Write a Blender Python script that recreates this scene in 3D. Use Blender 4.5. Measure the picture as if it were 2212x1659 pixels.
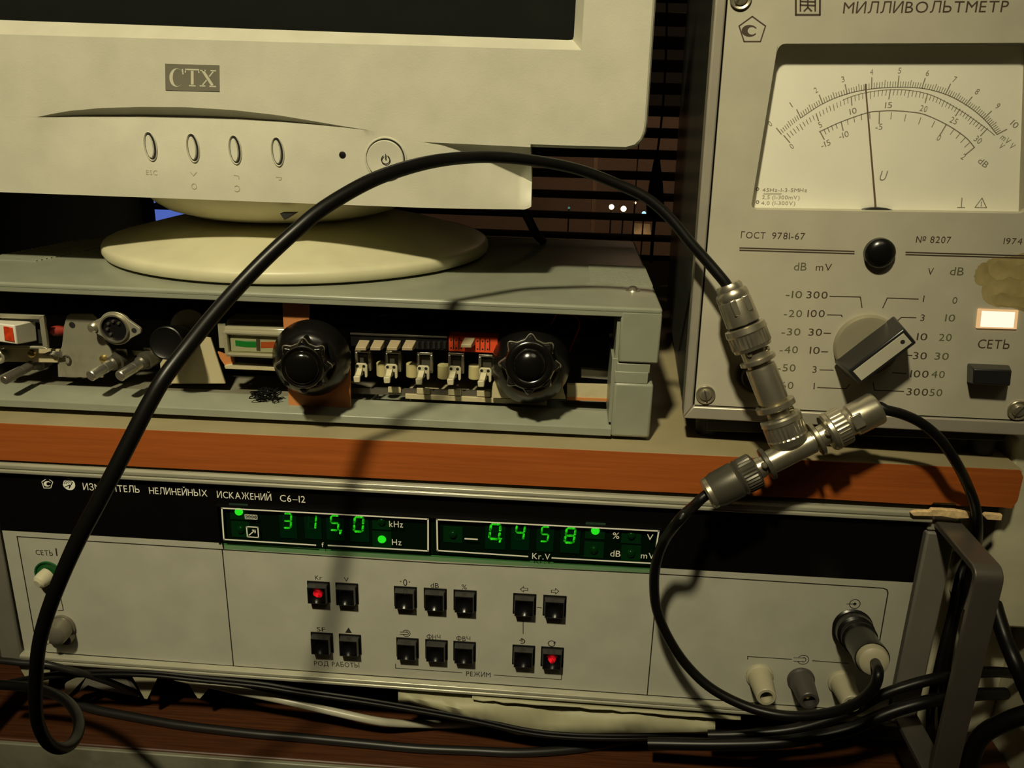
import bpy, bmesh, math, random
import numpy as np
from mathutils import Vector, Matrix
random.seed(7)
for o in list(bpy.data.objects): bpy.data.objects.remove(o)
SC = bpy.context.scene
COL = SC.collection
MM = 0.001
ZO = 1075.0            # height of the camera above the floor, mm

# ------------------------------------------------------------------ camera
FPX, PIT, YAW, ROL = 1844.5, math.radians(18.74), math.radians(3.40), math.radians(1.523)
CX, CY = 1106.0, 829.5
CAM = np.array([0.0, -358.95, 0.0])
_f = np.array([-math.sin(YAW)*math.cos(PIT), math.cos(YAW)*math.cos(PIT), -math.sin(PIT)])
_r = np.array([math.cos(YAW), math.sin(YAW), 0.0]); _u = np.cross(_r, _f)
RT = math.cos(ROL)*_r + math.sin(ROL)*_u
UP = -math.sin(ROL)*_r + math.cos(ROL)*_u
FW = _f
def W(p): return Vector((p[0]*MM, p[1]*MM, (p[2]+ZO)*MM))
cd = bpy.data.cameras.new('camera'); cam = bpy.data.objects.new('camera', cd); COL.objects.link(cam)
cd.sensor_fit = 'HORIZONTAL'; cd.sensor_width = 36; cd.lens = FPX/2212*36; cd.clip_start = 0.01; cd.clip_end = 60
m = Matrix.Identity(4)
for i in range(3):
    m[i][0] = RT[i]; m[i][1] = UP[i]; m[i][2] = -FW[i]
m.translation = W(CAM); cam.matrix_world = m
SC.camera = cam

# ------------------------------------------------------------------ world, lamps, exposure
wd = bpy.data.worlds.new('night'); SC.world = wd; wd.use_nodes = True
bg = wd.node_tree.nodes['Background']; bg.inputs[0].default_value = (1.0, 0.62, 0.34, 1); bg.inputs[1].default_value = 0.008
SC.view_settings.view_transform = 'Standard'; SC.view_settings.look = 'None'
SC.view_settings.exposure = 0.0; SC.view_settings.gamma = 1.0; SC.view_settings.use_curve_mapping = False
def spot(name, p, tgt, power, color, angle, blend, rad):
    l = bpy.data.lights.new(name, 'SPOT'); l.energy = power; l.color = color; l.spot_size = math.radians(angle); l.spot_blend = blend
    l.shadow_soft_size = rad
    o = bpy.data.objects.new(name, l); COL.objects.link(o); o.location = W(p)
    d = (W(tgt)-W(p)).normalized(); o.rotation_euler = d.to_track_quat('-Z', 'Y').to_euler(); return o
spot('ceiling_lamp', (-260, -900, 1000), (-115, 20, 45), 90, (1.0, 0.89, 0.57), 35, 1.0, 0.045)
spot('second_fill_lamp', (260, -800, 950), (-60, 20, 20), 3.5, (1.0, 0.89, 0.56), 40, 1.0, 0.2)  # unseen weak second lamp, widened into soft fill so its shadows blur

# ------------------------------------------------------------------ helpers
def ray(u, v): return FW + (u-CX)/FPX*RT - (v-CY)/FPX*UP
class Frame:
    """a plane: local a (right), b (up), d (towards the room)"""
    def __init__(s, o, ex, ez):
        s.o = np.array(o, float); s.ex = np.array(ex, float)/np.linalg.norm(ex)
        ez = np.array(ez, float); ez = ez-s.ex*(ez@s.ex); s.ez = ez/np.linalg.norm(ez); s.n = np.cross(s.ex, s.ez)
    def P(s, a, b, d=0.0): return s.o+s.ex*a+s.ez*b+s.n*d
    def L(s, u, v, d=0.0):
        r = ray(u, v); o = s.o+s.n*d; t = ((o-CAM)@s.n)/(r@s.n); q = CAM+r*t-o
        return (q@s.ex, q@s.ez)
    def Ls(s, pts, d=0.0): return [s.L(u, v, d) for u, v in pts]
def PY(y): return Frame((0, y, 0), (1, 0, 0), (0, 0, 1))
def HZ(z): return Frame((0, 0, z), (1, 0, 0), (0, 1, 0))     # horizontal plane, a = x, b = y, d = up
def at(u, v, y): r = ray(u, v); return CAM+r*((y-CAM[1])/r[1])
def atz(u, v, z): r = ray(u, v); return CAM+r*((z-CAM[2])/r[2])
def atd(u, v, dep): return CAM+ray(u, v)*dep
F0 = PY(0)

class MB:
    def __init__(s): s.v = []; s.f = []
    def add(s, vs, fs):
        k = len(s.v); s.v += [tuple(map(float, p)) for p in vs]; s.f += [tuple(i+k for i in f) for f in fs]; return s
    def prism(s, F, poly, d0, d1, top=None):
        """polygon in the frame between two heights; top may be a different outline for d1"""
        n = len(poly); top = top or poly
        ar = sum(poly[i][0]*poly[(i+1) % n][1]-poly[(i+1) % n][0]*poly[i][1] for i in range(n))
        if ar < 0: poly = poly[::-1]; top = top[::-1]
        if d1 < d0: d0, d1, poly, top = d1, d0, top, poly
        vs = [F.P(a, b, d0) for a, b in poly]+[F.P(a, b, d1) for a, b in top]
        fs = [tuple(range(n-1, -1, -1)), tuple(range(n, 2*n))]+[(i, (i+1) % n, n+(i+1) % n, n+i) for i in range(n)]
        return s.add(vs, fs)
    def box(s, F, a0, a1, b0, b1, d0, d1):
        return s.prism(F, [(a0, b0), (a1, b0), (a1, b1), (a0, b1)], d0, d1)
    def wbox(s, x0, x1, y0, y1, z0, z1):
        return s.box(HZ(0), x0, x1, y0, y1, z0, z1)
    def flat(s, F, poly, d):
        n = len(poly); ar = sum(poly[i][0]*poly[(i+1) % n][1]-poly[(i+1) % n][0]*poly[i][1] for i in range(n))
        if ar < 0: poly = poly[::-1]
        return s.add([F.P(a, b, d) for a, b in poly], [tuple(range(n))])
    def line(s, F, pts, w, d, t=0.0, closed=False):
        """thin printed line (or a bar of thickness t)"""
        n = len(pts)
        for i in range(n if closed else n-1):
            p = np.array(pts[i]); q = np.array(pts[(i+1) % n]); e = q-p; l = np.linalg.norm(e)
            if l < 1e-6: continue
            e /= l; k = np.array([-e[1], e[0]])*w/2; p = p-e*w*.3; q = q+e*w*.3
            poly = [tuple(p-k), tuple(q-k), tuple(q+k), tuple(p+k)]
            if t > 0: s.prism(F, poly, d, d+t)
            else: s.flat(F, poly, d)
        return s
    def ring(s, F, c, r0, r1, d0, d1, n=36, hole=None):
        """flat annulus (solid)"""
        vs = []; 
        for r, d in ((r0, d0), (r1, d0), (r1, d1), (r0, d1)):
            vs += [F.P(c[0]+r*math.cos(t), c[1]+r*math.sin(t), d) for t in np.linspace(0, 2*math.pi, n, endpoint=False)]
        fs = []
        for k in range(4):
            for i in range(n):
                j = (i+1) % n; fs.append((k*n+j, k*n+i, ((k+1) % 4)*n+i, ((k+1) % 4)*n+j))
        return s.add(vs, fs)
    def rev(s, P0, P1, prof, seg=32, knurl=()):
        """revolve (t, r[, knurl]) about the axis P0->P1, t in mm along the axis"""
        P0 = np.array(P0, float); ax = np.array(P1, float)-P0; ax /= np.linalg.norm(ax)
        h = np.array([0, 0, 1.0]) if abs(ax[2]) < .9 else np.array([1.0, 0, 0]); e1 = np.cross(ax, h); e1 /= np.linalg.norm(e1); e2 = np.cross(ax, e1)
        vs = []; fs = []
        for q in prof:
            t, r = q[0], q[1]; kn = q[2] if len(q) > 2 else 0
            for i in range(seg):
                a = 2*math.pi*i/seg; rr = r*(1-kn*(i % 2))
                vs.append(P0+ax*t+(e1*math.cos(a)+e2*math.sin(a))*rr)
        m = len(prof)
        for k in range(m-1):
            for i in range(seg):
                j = (i+1) % seg; fs.append((k*seg+i, k*seg+j, (k+1)*seg+j, (k+1)*seg+i))
        fs.append(tuple(range(seg-1, -1, -1))); fs.append(tuple((m-1)*seg+i for i in range(seg)))
        return s.add(vs, fs)
    def disc(s, F, c, r, d0, d1, n=32, sx=1.0):
        return s.prism(F, [(c[0]+r*sx*math.cos(t), c[1]+r*math.sin(t)) for t in np.linspace(0, 2*math.pi, n, endpoint=False)], d0, d1)
    def tube(s, pts, r, seg=14, smooth=8, flat=1.0):
        pts = [np.array(p, float) for p in pts]
        if smooth > 1: pts = crom(pts, smooth)
        n = len(pts); rs = r if hasattr(r, '__len__') else [r]*n
        if len(rs) != n: rs = np.interp(np.linspace(0, 1, n), np.linspace(0, 1, len(rs)), rs)
        T = [pts[min(i+1, n-1)]-pts[max(i-1, 0)] for i in range(n)]; T = [t/np.linalg.norm(t) for t in T]
        u = np.cross(T[0], [0, 0, 1.0]); 
        if np.linalg.norm(u) < 1e-3: u = np.cross(T[0], [1.0, 0, 0])
        u /= np.linalg.norm(u); vs = []; fs = []
        for i in range(n):
            u = u-T[i]*(u@T[i]); u /= np.linalg.norm(u); w = np.cross(T[i], u)
            for k in range(seg):
                a = 2*math.pi*k/seg; vs.append(pts[i]+(u*math.cos(a)*flat+w*math.sin(a))*rs[i])
        for i in range(n-1):
            for k in range(seg):
                j = (k+1) % seg; fs.append((i*seg+k, i*seg+j, (i+1)*seg+j, (i+1)*seg+k))
        fs.append(tuple(range(seg-1, -1, -1))); fs.append(tuple((n-1)*seg+k for k in range(seg)))
        return s.add(vs, fs)
def crom(pts, k):
    P = [2*pts[0]-pts[1]]+list(pts)+[2*pts[-1]-pts[-2]]; out = []
    for i in range(1, len(P)-2):
        p0, p1, p2, p3 = P[i-1], P[i], P[i+1], P[i+2]
        for t in np.linspace(0, 1, k, endpoint=False):
            out.append(.5*((2*p1)+(-p0+p2)*t+(2*p0-5*p1+4*p2-p3)*t*t+(-p0+3*p1-3*p2+p3)*t**3))
    out.append(P[-2]); return out
def rrect(a0, a1, b0, b1, r, n=5):
    o = []
    for cx, cy, s in ((a1-r, b0+r, -90), (a1-r, b1-r, 0), (a0+r, b1-r, 90), (a0+r, b0+r, 180)):
        for k in range(n+1):
            t = math.radians(s+90*k/n); o.append((cx+r*math.cos(t), cy+r*math.sin(t)))
    return o

def obj(name, mb, mat, parent=None, label=None, bev=0.0, ang=32, seg=2, recalc=False):
    me = bpy.data.meshes.new(name)
    V = np.array(mb.v); c = (V.min(0)+V.max(0))/2
    me.from_pydata([tuple((p-c)*MM) for p in V], [], mb.f); me.materials.append(mat)
    if recalc:
        b = bmesh.new(); b.from_mesh(me); bmesh.ops.recalc_face_normals(b, faces=b.faces); b.to_mesh(me); b.free()
    me.polygons.foreach_set('use_smooth', [True]*len(me.polygons)); me.set_sharp_from_angle(angle=math.radians(ang))
    o = bpy.data.objects.new(name, me); COL.objects.link(o); o.location = W(c)
    if bev > 0:
        b = o.modifiers.new('bevel', 'BEVEL'); b.width = bev*MM; b.segments = seg; b.limit_method = 'ANGLE'; b.angle_limit = math.radians(40)
    if parent is not None:
        o.parent = parent; o.matrix_parent_inverse = Matrix.Translation(-WL(parent))
    if label: o['label'] = label
    return o
def WL(o):
    return (WL(o.parent)+(o.location-WL(o.parent))) if o.parent else Vector(o.location)
def thing(name, label, cat, p, group=None):
    o = bpy.data.objects.new(name, None); COL.objects.link(o); o.empty_display_size = .02; o.location = W(p)
    o['label'] = label; o['category'] = cat
    if group: o['group'] = group
    return o
def tag(o, label, cat, group=None):
    o['label'] = label; o['category'] = cat
    if group: o['group'] = group
    return o
def struct(o): o['kind'] = 'structure'; return o

# ------------------------------------------------------------------ materials
def mat(name, col, rough=.5, metal=0.0, var=.06, scale=60.0, bump=0.0, bscale=900.0, spec=.5, coat=0.0, dirt=None, dscale=25.0, damt=.5, emit=None, es=0.0):
    m = bpy.data.materials.new(name); m.use_nodes = True; nt = m.node_tree; p = nt.nodes['Principled BSDF']
    p.inputs['Roughness'].default_value = rough; p.inputs['Metallic'].default_value = metal
    p.inputs['Specular IOR Level'].default_value = spec; p.inputs['Coat Weight'].default_value = coat
    tc = nt.nodes.new('ShaderNodeTexCoord')
    n = nt.nodes.new('ShaderNodeTexNoise'); n.inputs['Scale'].default_value = scale; n.inputs['Detail'].default_value = 5
    nt.links.new(tc.outputs['Object'], n.inputs['Vector'])
    r = nt.nodes.new('ShaderNodeValToRGB'); c = np.array(col)
    r.color_ramp.elements[0].position = .3; r.color_ramp.elements[1].position = .7
    r.color_ramp.elements[0].color = (*np.clip(c*(1-var), 0, 1), 1); r.color_ramp.elements[1].color = (*np.clip(c*(1+var), 0, 1), 1)
    nt.links.new(n.outputs['Fac'], r.inputs[0]); last = r.outputs[0]
    if dirt:
        n2 = nt.nodes.new('ShaderNodeTexNoise'); n2.inputs['Scale'].default_value = dscale; n2.inputs['Detail'].default_value = 8; n2.inputs['Roughness'].default_value = .65
        nt.links.new(tc.outputs['Object'], n2.inputs['Vector'])
        rr = nt.nodes.new('ShaderNodeValToRGB'); rr.color_ramp.elements[0].position = .52; rr.color_ramp.elements[1].position = .72
        rr.color_ramp.elements[1].color = (damt, damt, damt, 1)
        nt.links.new(n2.outputs['Fac'], rr.inputs[0])
        mx = nt.nodes.new('ShaderNodeMixRGB'); mx.inputs[2].default_value = (*dirt, 1); nt.links.new(rr.outputs[0], mx.inputs[0]); nt.links.new(last, mx.inputs[1]); last = mx.outputs[0]
    nt.links.new(last, p.inputs['Base Color'])
    if bump > 0:
        n3 = nt.nodes.new('ShaderNodeTexNoise'); n3.inputs['Scale'].default_value = bscale; nt.links.new(tc.outputs['Object'], n3.inputs['Vector'])
        b = nt.nodes.new('ShaderNodeBump'); b.inputs['Strength'].default_value = bump; b.inputs['Distance'].default_value = .0004
        nt.links.new(n3.outputs['Fac'], b.inputs['Height']); nt.links.new(b.outputs[0], p.inputs['Normal'])
    if emit:
        p.inputs['Emission Color'].default_value = (*emit, 1); p.inputs['Emission Strength'].default_value = es
    return m
def wood(name, c0, c1, rough, scale, axis=0, spec=.4):
    m = mat(name, c0, rough, spec=spec); nt = m.node_tree; p = nt.nodes['Principled BSDF']
    tc = nt.nodes['Texture Coordinate']; mp = nt.nodes.new('ShaderNodeMapping'); nt.links.new(tc.outputs['Object'], mp.inputs[0])
    sc = [scale*30]*3; sc[axis] = scale; mp.inputs['Scale'].default_value = sc
    n = nt.nodes.new('ShaderNodeTexNoise'); n.inputs['Scale'].default_value = 1.0; n.inputs['Detail'].default_value = 9; n.inputs['Roughness'].default_value = .7
    nt.links.new(mp.outputs[0], n.inputs['Vector'])
    r = nt.nodes.new('ShaderNodeValToRGB'); r.color_ramp.elements[0].position = .3; r.color_ramp.elements[1].position = .72
    r.color_ramp.elements[0].color = (*c0, 1); r.color_ramp.elements[1].color = (*c1, 1)
    nt.links.new(n.outputs['Fac'], r.inputs[0]); nt.links.new(r.outputs[0], p.inputs['Base Color'])
    b = nt.nodes.new('ShaderNodeBump'); b.inputs['Strength'].default_value = .15; b.inputs['Distance'].default_value = .0005
    nt.links.new(n.outputs['Fac'], b.inputs['Height']); nt.links.new(b.outputs[0], p.inputs['Normal'])
    return m
def glass(name, tint, gl=.06, rough=.02):
    m = bpy.data.materials.new(name); m.use_nodes = True; nt = m.node_tree; nt.nodes.clear()
    o = nt.nodes.new('ShaderNodeOutputMaterial'); t = nt.nodes.new('ShaderNodeBsdfTransparent'); t.inputs[0].default_value = (*tint, 1)
    g = nt.nodes.new('ShaderNodeBsdfGlossy'); g.inputs['Roughness'].default_value = rough
    lw = nt.nodes.new('ShaderNodeLayerWeight'); lw.inputs[0].default_value = .25
    mm = nt.nodes.new('ShaderNodeMath'); mm.operation = 'MULTIPLY'; mm.inputs[1].default_value = gl*4; nt.links.new(lw.outputs['Fresnel'], mm.inputs[0])
    mx = nt.nodes.new('ShaderNodeMixShader'); nt.links.new(mm.outputs[0], mx.inputs[0]); nt.links.new(t.outputs[0], mx.inputs[1]); nt.links.new(g.outputs[0], mx.inputs[2])
    nt.links.new(mx.outputs[0], o.inputs[0]); return m
def glow(name, col, s, spots=None):
    m = bpy.data.materials.new(name); m.use_nodes = True; nt = m.node_tree; nt.nodes.clear()
    o = nt.nodes.new('ShaderNodeOutputMaterial'); e = nt.nodes.new('ShaderNodeEmission'); e.inputs[0].default_value = (*col, 1); e.inputs[1].default_value = s
    if spots:
        tc = nt.nodes.new('ShaderNodeTexCoord'); n = nt.nodes.new('ShaderNodeTexNoise'); n.inputs['Scale'].default_value = spots; n.inputs['Detail'].default_value = 3
        nt.links.new(tc.outputs['Object'], n.inputs['Vector']); r = nt.nodes.new('ShaderNodeMapRange'); r.inputs[1].default_value = .35; r.inputs[2].default_value = .7; r.inputs[3].default_value = .05*s; r.inputs[4].default_value = s
        nt.links.new(n.outputs['Fac'], r.inputs[0]); nt.links.new(r.outputs[0], e.inputs[1])
    nt.links.new(e.outputs[0], o.inputs[0]); return m
M = dict(
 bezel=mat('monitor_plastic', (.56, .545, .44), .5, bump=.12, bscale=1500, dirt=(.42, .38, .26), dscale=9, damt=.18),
 base=mat('base_plastic', (.58, .55, .37), .42, dirt=(.5, .45, .28), dscale=12, damt=.2),
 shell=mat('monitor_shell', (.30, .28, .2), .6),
 badge=mat('badge_grey', (.16, .15, .11), .5), badgetext=mat('badge_letter', (.55, .53, .4), .5),
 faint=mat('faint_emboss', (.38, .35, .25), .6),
 screen=mat('tube_glass', (.012, .0135, .012), .15, spec=.35), black=mat('black_plastic', (.004, .004, .0045), .4), worn=mat('worn_lit_edge', (.10, .09, .06), .4), matte=mat('matte_black', (.0025, .0025, .0025), .85, spec=.2),
 tuner=mat('tuner_plastic', (.255, .268, .205), .36, bump=.06, dirt=(.17, .17, .12), dscale=14, damt=.35),
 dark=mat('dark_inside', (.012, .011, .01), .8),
 steel=mat('dull_steel', (.42, .40, .30), .42, .55, var=.12, dirt=(.2, .16, .1), dscale=40),
 alu=mat('bright_shaft', (.62, .6, .52), .32, .9, var=.1), shaft=mat('dark_shaft', (.2, .18, .15), .4, .7),
 chrome=mat('nickel', (.54, .50, .39), .3, .86, var=.12, scale=90, dirt=(.27, .22, .13), dscale=50, damt=.5),
 dchrome=mat('dark_nickel', (.085, .078, .06), .4, .45, dirt=(.1, .09, .06)),
 pcb=mat('copper_board', (.52, .2, .06), .5), pcb2=mat('beige_board', (.5, .44, .27), .55, dirt=(.3, .2, .1), dscale=60),
 rubber=mat('cable_rubber', (.0045, .0042, .0036), .36, spec=.28), rubber2=mat('cable_rubber_grey', (.012, .0115, .01), .4, spec=.4),
 knob=mat('bakelite', (.005, .0047, .004), .25, spec=.6), knob2=mat('bakelite_gloss', (.004, .0037, .003), .14, spec=.6),
 key=mat('beige_key', (.36, .29, .18), .5), lever=mat('ivory_lever', (.52, .48, .32), .45), paper=mat('paper_roll', (.46, .41, .2), .8, dirt=(.4, .3, .12), dscale=90),
 redblk=mat('orange_block', (.72, .075, .02), .45), redcap=mat('red_part', (.3, .03, .02), .4),
 white=mat('white_plastic', (.72, .69, .58), .4), redins=mat('red_insert', (.55, .045, .01), .35, var=.4, scale=400),
 vuface=mat('scale_white', (.72, .72, .58), .6), green=mat('scale_green', (.02, .36, .07), .55), orange=mat('scale_orange', (.8, .15, .05), .55), vun=mat('scale_needle', (.13, .1, .09), .6),
 vucase=mat('clear_housing', (.3, .28, .19), .15, spec=.6),
 panel=mat('meter_panel', (.44, .435, .36), .5, bump=.05, dirt=(.3, .28, .2), dscale=7, damt=.2),
 band=mat('black_band', (.003, .0028, .0026), .3, spec=.3), trim=mat('trim_alu', (.45, .44, .34), .33, .35), case=mat('dark_case', (.02, .019, .017), .55),
 ink=mat('black_ink', (.02, .017, .013), .6), inkw=mat('white_ink', (.86, .85, .74), .6), pillar=mat('grey_pillar', (.16, .15, .125), .5),
 handle=mat('handle_alu', (.22, .20, .17), .36, .7),
 btn=mat('smoky_button', (.004, .0042, .005), .2, spec=.5, coat=.3), btntop=mat('button_side', (.022, .021, .019), .25),
 dispback=mat('display_back', (.004, .006, .006), .6), module=mat('digit_module', (.008, .04, .035), .35), ledplate=mat('led_plate', (.015, .05, .03), .5),
 segoff=mat('segment_off', (.015, .06, .045), .4), segon=glow('segment_on', (.07, 1.0, .025), 1.25, 500.0), ledon=glow('led_on', (.05, .98, .03), 1.05), ledoff=mat('led_off', (.02, .05, .03), .15),
 dispglass=glass('display_glass', (.62, .86, .66), .05), redglow=glow('red_lamp', (1.0, .015, .02), .9, 420.0),
 toggle=mat('toggle_green', (.008, .09, .02), .4), cream=mat('cream_cap', (.58, .54, .38), .35), greycap=mat('grey_cap', (.24, .22, .17), .3, .5),
 post=mat('post_cream', (.42, .39, .27), .45), postd=mat('post_dark', (.06, .055, .05), .4), hole=mat('hole', (.004, .004, .004), .9),
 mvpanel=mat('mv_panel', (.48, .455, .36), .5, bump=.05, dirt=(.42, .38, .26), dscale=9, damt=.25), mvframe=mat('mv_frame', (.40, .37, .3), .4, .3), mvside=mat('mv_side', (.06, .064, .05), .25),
 mvdial=mat('mv_dial', (.95, .93, .82), .7, var=.02), dialink=mat('dial_ink', (.27, .25, .19), .7), dialink2=mat('dial_ink_dark', (.14, .12, .09), .7), needle=mat('needle_brown', (.16, .1, .06), .5), glassclear=glass('dial_glass', (.99, .99, .98), .04),
 mvink=mat('mv_ink', (.06, .04, .025), .6), mvinkg=mat('mv_ink_green', (.11, .11, .055), .6), mvknobbase=mat('mv_knob_disc', (.36, .33, .23), .3, .25), mvknob=mat('mv_knob', (.017, .017, .017), .3),
 lamp=glow('signal_lamp', (1.0, .86, .66), 1.15), lampedge=glow('signal_lamp_edge', (1.0, .60, .26), .75), glue=mat('glue_stain', (.36, .29, .13), .35, var=.25, scale=120),
 plinth=mat('plinth_black', (.006, .006, .006), .6), screwm=mat('screw_head', (.5, .46, .35), .3, .8), brass=mat('brass', (.5, .38, .14), .3, .9),
 laminate=mat('laminate', (.33, .28, .16), .45, dirt=(.3, .24, .14), dscale=18, damt=.5), raw=mat('raw_chipboard', (.72, .52, .26), .9, var=.3, scale=400),
 edge=wood('orange_veneer', (.30, .072, .013), (.42, .11, .021), .42, 14), desk=wood('dark_desk', (.035, .011, .005), (.10, .035, .012), .4, 22), deskfront=mat('desk_front', (.20, .20, .145), .4, dirt=(.08, .06, .035), dscale=20, damt=.6),
 sheet=mat('cream_sheet', (.36, .345, .22), .6), whitecable=mat('white_cable', (.40, .39, .30), .35),
 wallp=mat('plaster', (.56, .53, .38), .75, var=.12, scale=40, bump=.8, bscale=90, dirt=(.4, .33, .18), dscale=30, damt=.5), slat=mat('dark_slat', (.008, .005, .004), .5), frame=mat('window_frame', (.02, .014, .01), .6),
 wglass=glass('window_glass', (.9, .9, .9), .02), blue=glow('blue_screen', (.10, .17, .62), .75), street=glow('street_light', (1.0, .72, .38), 9.0), streetb=glow('street_light_blue', (.15, .4, 1.0), 5.0), streetd=glow('street_light_dim', (.3, .9, .7), .25),
 road=mat('far_facade', (.2, .15, .11), .9, dirt=(.1, .06, .04), dscale=2), shop=glow('lit_shop', (1.0, .55, .2), .35, 6.0), pole=mat('far_pole', (.22, .16, .10), .8), clear=glass('vu_cover', (.9, .9, .82), .10),
)

# ------------------------------------------------------------------ lettering
_tc = {}
def raw(s):
    c = bpy.data.curves.new('t', 'FONT'); c.body = s; c.size = 1.0; c.resolution_u = 3
    o = bpy.data.objects.new('t', c); COL.objects.link(o); dg = bpy.context.evaluated_depsgraph_get(); dg.update()
    me = o.evaluated_get(dg).to_mesh(); vs = [tuple(v.co[:2]) for v in me.vertices]; fs = [tuple(p.vertices) for p in me.polygons]
    bpy.data.objects.remove(o); bpy.data.curves.remove(c); return vs, fs
def strokes(parts):
    vs, fs = [], []
    for outer, inner in parts:
        k = len(vs); n = len(outer); vs += outer+inner
        fs += [(k+i, k+i+1, k+n+i+1, k+n+i) for i in range(n-1)]
    return vs, fs
def special(ch):
    H, t = .727, .095; h1 = .58*H; w = .50; r = h1/2
    arc = [(w-r+r*math.cos(x), r+r*math.sin(x)) for x in np.linspace(math.pi/2, -math.pi/2, 12)]
    arci = [(w-r+(r-t)*math.cos(x), r+(r-t)*math.sin(x)) for x in np.linspace(math.pi/2, -math.pi/2, 12)]
    soft = [([(t, h1)]+arc+[(t, 0)], [(t, h1-t)]+arci+[(t, t)]), ([(0, 0), (0, H)], [(t, 0), (t, H)])]
    if ch == 'Ь': return strokes(soft)
    if ch == 'Ы': return strokes(soft+[([(w+.16, 0), (w+.16, H)], [(w+.16+t, 0), (w+.16+t, H)])])
    if ch == 'Ф':
        cx, cy, rx, ry = .38, H/2, .38, .31; q = np.linspace(0, 2*math.pi, 28); T = t/2
        return strokes([([(cx+rx*math.cos(x), cy+ry*math.sin(x)) for x in q], [(cx+(rx-t)*math.cos(x), cy+(ry-t)*math.sin(x)) for x in q]),
            ([(cx-T, 0), (cx-T, cy-ry)], [(cx+T, 0), (cx+T, cy-ry)]), ([(cx-T, cy-ry+t), (cx-T, cy+ry-t)], [(cx+T, cy-ry+t), (cx+T, cy+ry-t)]), ([(cx-T, cy+ry), (cx-T, H)], [(cx+T, cy+ry), (cx+T, H)])])
def glyphs(s, off=0.0):
    if s in _tc: return _tc[s]
    x = 0.0; V, Fs = [], []
    s0 = s; s = s.translate(str.maketrans('АВЕКМНОРСТХ', 'ABEKMHOPCTX'))
    for ch in s:
        if ch == ' ': x += .3; continue
        if ch not in _tc:
            v, f = special(ch) if ch in 'ЬЫФ' else raw(ch); v = np.array(v); v[:, 0] -= v[:, 0].min(); _tc[ch] = (v, f)
        v, f = _tc[ch]; k = len(V); V += [(p[0]+x, p[1]) for p in v]; Fs += [tuple(i+k for i in q) for q in f]; x += v[:, 0].max()+.13
    _tc[s+' '] = None; r = (np.array(V), Fs)
    if len(s0) > 1: _tc[s0] = r
    return r
CAPH = None
def text(mb, F, s, p0, p1, h, d=.06, off=0.0, slant=0.0):
    """string on the plane: baseline from pixel p0 to p1, capital height h (px)"""
    global CAPH
    if CAPH is None: v, _ = glyphs('H'); CAPH = v[:, 1].max()
    vs, fs = glyphs(s, off)
    A = np.array(F.L(*p0)); B = np.array(F.L(*p1)); e = B-A; L = np.linalg.norm(e); e /= L; k = np.array([-e[1], e[0]])
    mid = ((p0[0]+p1[0])/2, (p0[1]+p1[1])/2); H = np.linalg.norm(np.array(F.L(mid[0], mid[1]-h))-np.array(F.L(*mid)))
    x0, x1 = vs[:, 0].min(), vs[:, 0].max(); sx = L/(x1-x0); sy = H/CAPH
    if sx > 1.35*sy and len(s) == 1: n = 1.1*sy; A = A+e*(L-n*(x1-x0))/2; sx = n
    out = []
    for x, y in vs:
        q = A+e*((x-x0)*sx+y*sy*slant)+k*(y*sy); out.append(F.P(q[0], q[1], d))
    mb.add(out, fs)
def pxline(mb, F, pts, w, d=.06, closed=False): mb.line(F, F.Ls(pts), w, d, closed=closed)
def pxcirc(mb, F, c, rpx, w, d=.06, n=24, a0=0, a1=360):
    C = F.L(*c); r = abs(F.L(c[0]+rpx, c[1])[0]-C[0])
    pts = [(C[0]+r*math.cos(math.radians(t)), C[1]+r*math.sin(math.radians(t))) for t in np.linspace(a0, a1, n)]
    mb.line(F, pts, w, d)
def pxpoly(mb, F, pts, d0, d1): mb.prism(F, F.Ls(pts), d0, d1)

# ------------------------------------------------------------------ the setting
ZD = -325.0                                   # worktop height
def TB(x): return -152.5+.0042*(x+261)        # top face of the shelf board
WZ0, WZ1 = -ZO, 1500
def part_box(name, x0, x1, y0, y1, z0, z1, mt, parent=None, **k): return obj(name, MB().wbox(x0, x1, y0, y1, z0, z1), mt, parent, **k)
struct(part_box('floor', -1600, 900, -2200, 700, WZ0-20, WZ0, M['desk']))
WX0, WX1, WB, WT = -620, 212, -230, 420
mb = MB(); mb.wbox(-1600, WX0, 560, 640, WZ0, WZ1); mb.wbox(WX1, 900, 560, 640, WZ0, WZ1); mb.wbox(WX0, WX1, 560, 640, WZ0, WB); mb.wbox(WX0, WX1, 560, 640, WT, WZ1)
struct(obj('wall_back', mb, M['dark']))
wn = thing('window_1', 'dark window', 'window', (-200, 600, WB)); del wn['label'], wn['category']; struct(wn)
mb = MB(); mb.wbox(WX0, WX0+35, 585, 625, WB, WT); mb.wbox(WX1-35, WX1, 585, 625, WB, WT); mb.wbox(WX0+35, WX1-35, 585, 625, WB, WB+40); mb.wbox(WX0+35, WX1-35, 585, 625, WT-40, WT)
obj('window_frame', mb, M['frame'], wn)
obj('window_pane', MB().wbox(WX0+35, WX1-35, 603, 607, WB+40, WT-40), M['wglass'], wn)
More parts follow.
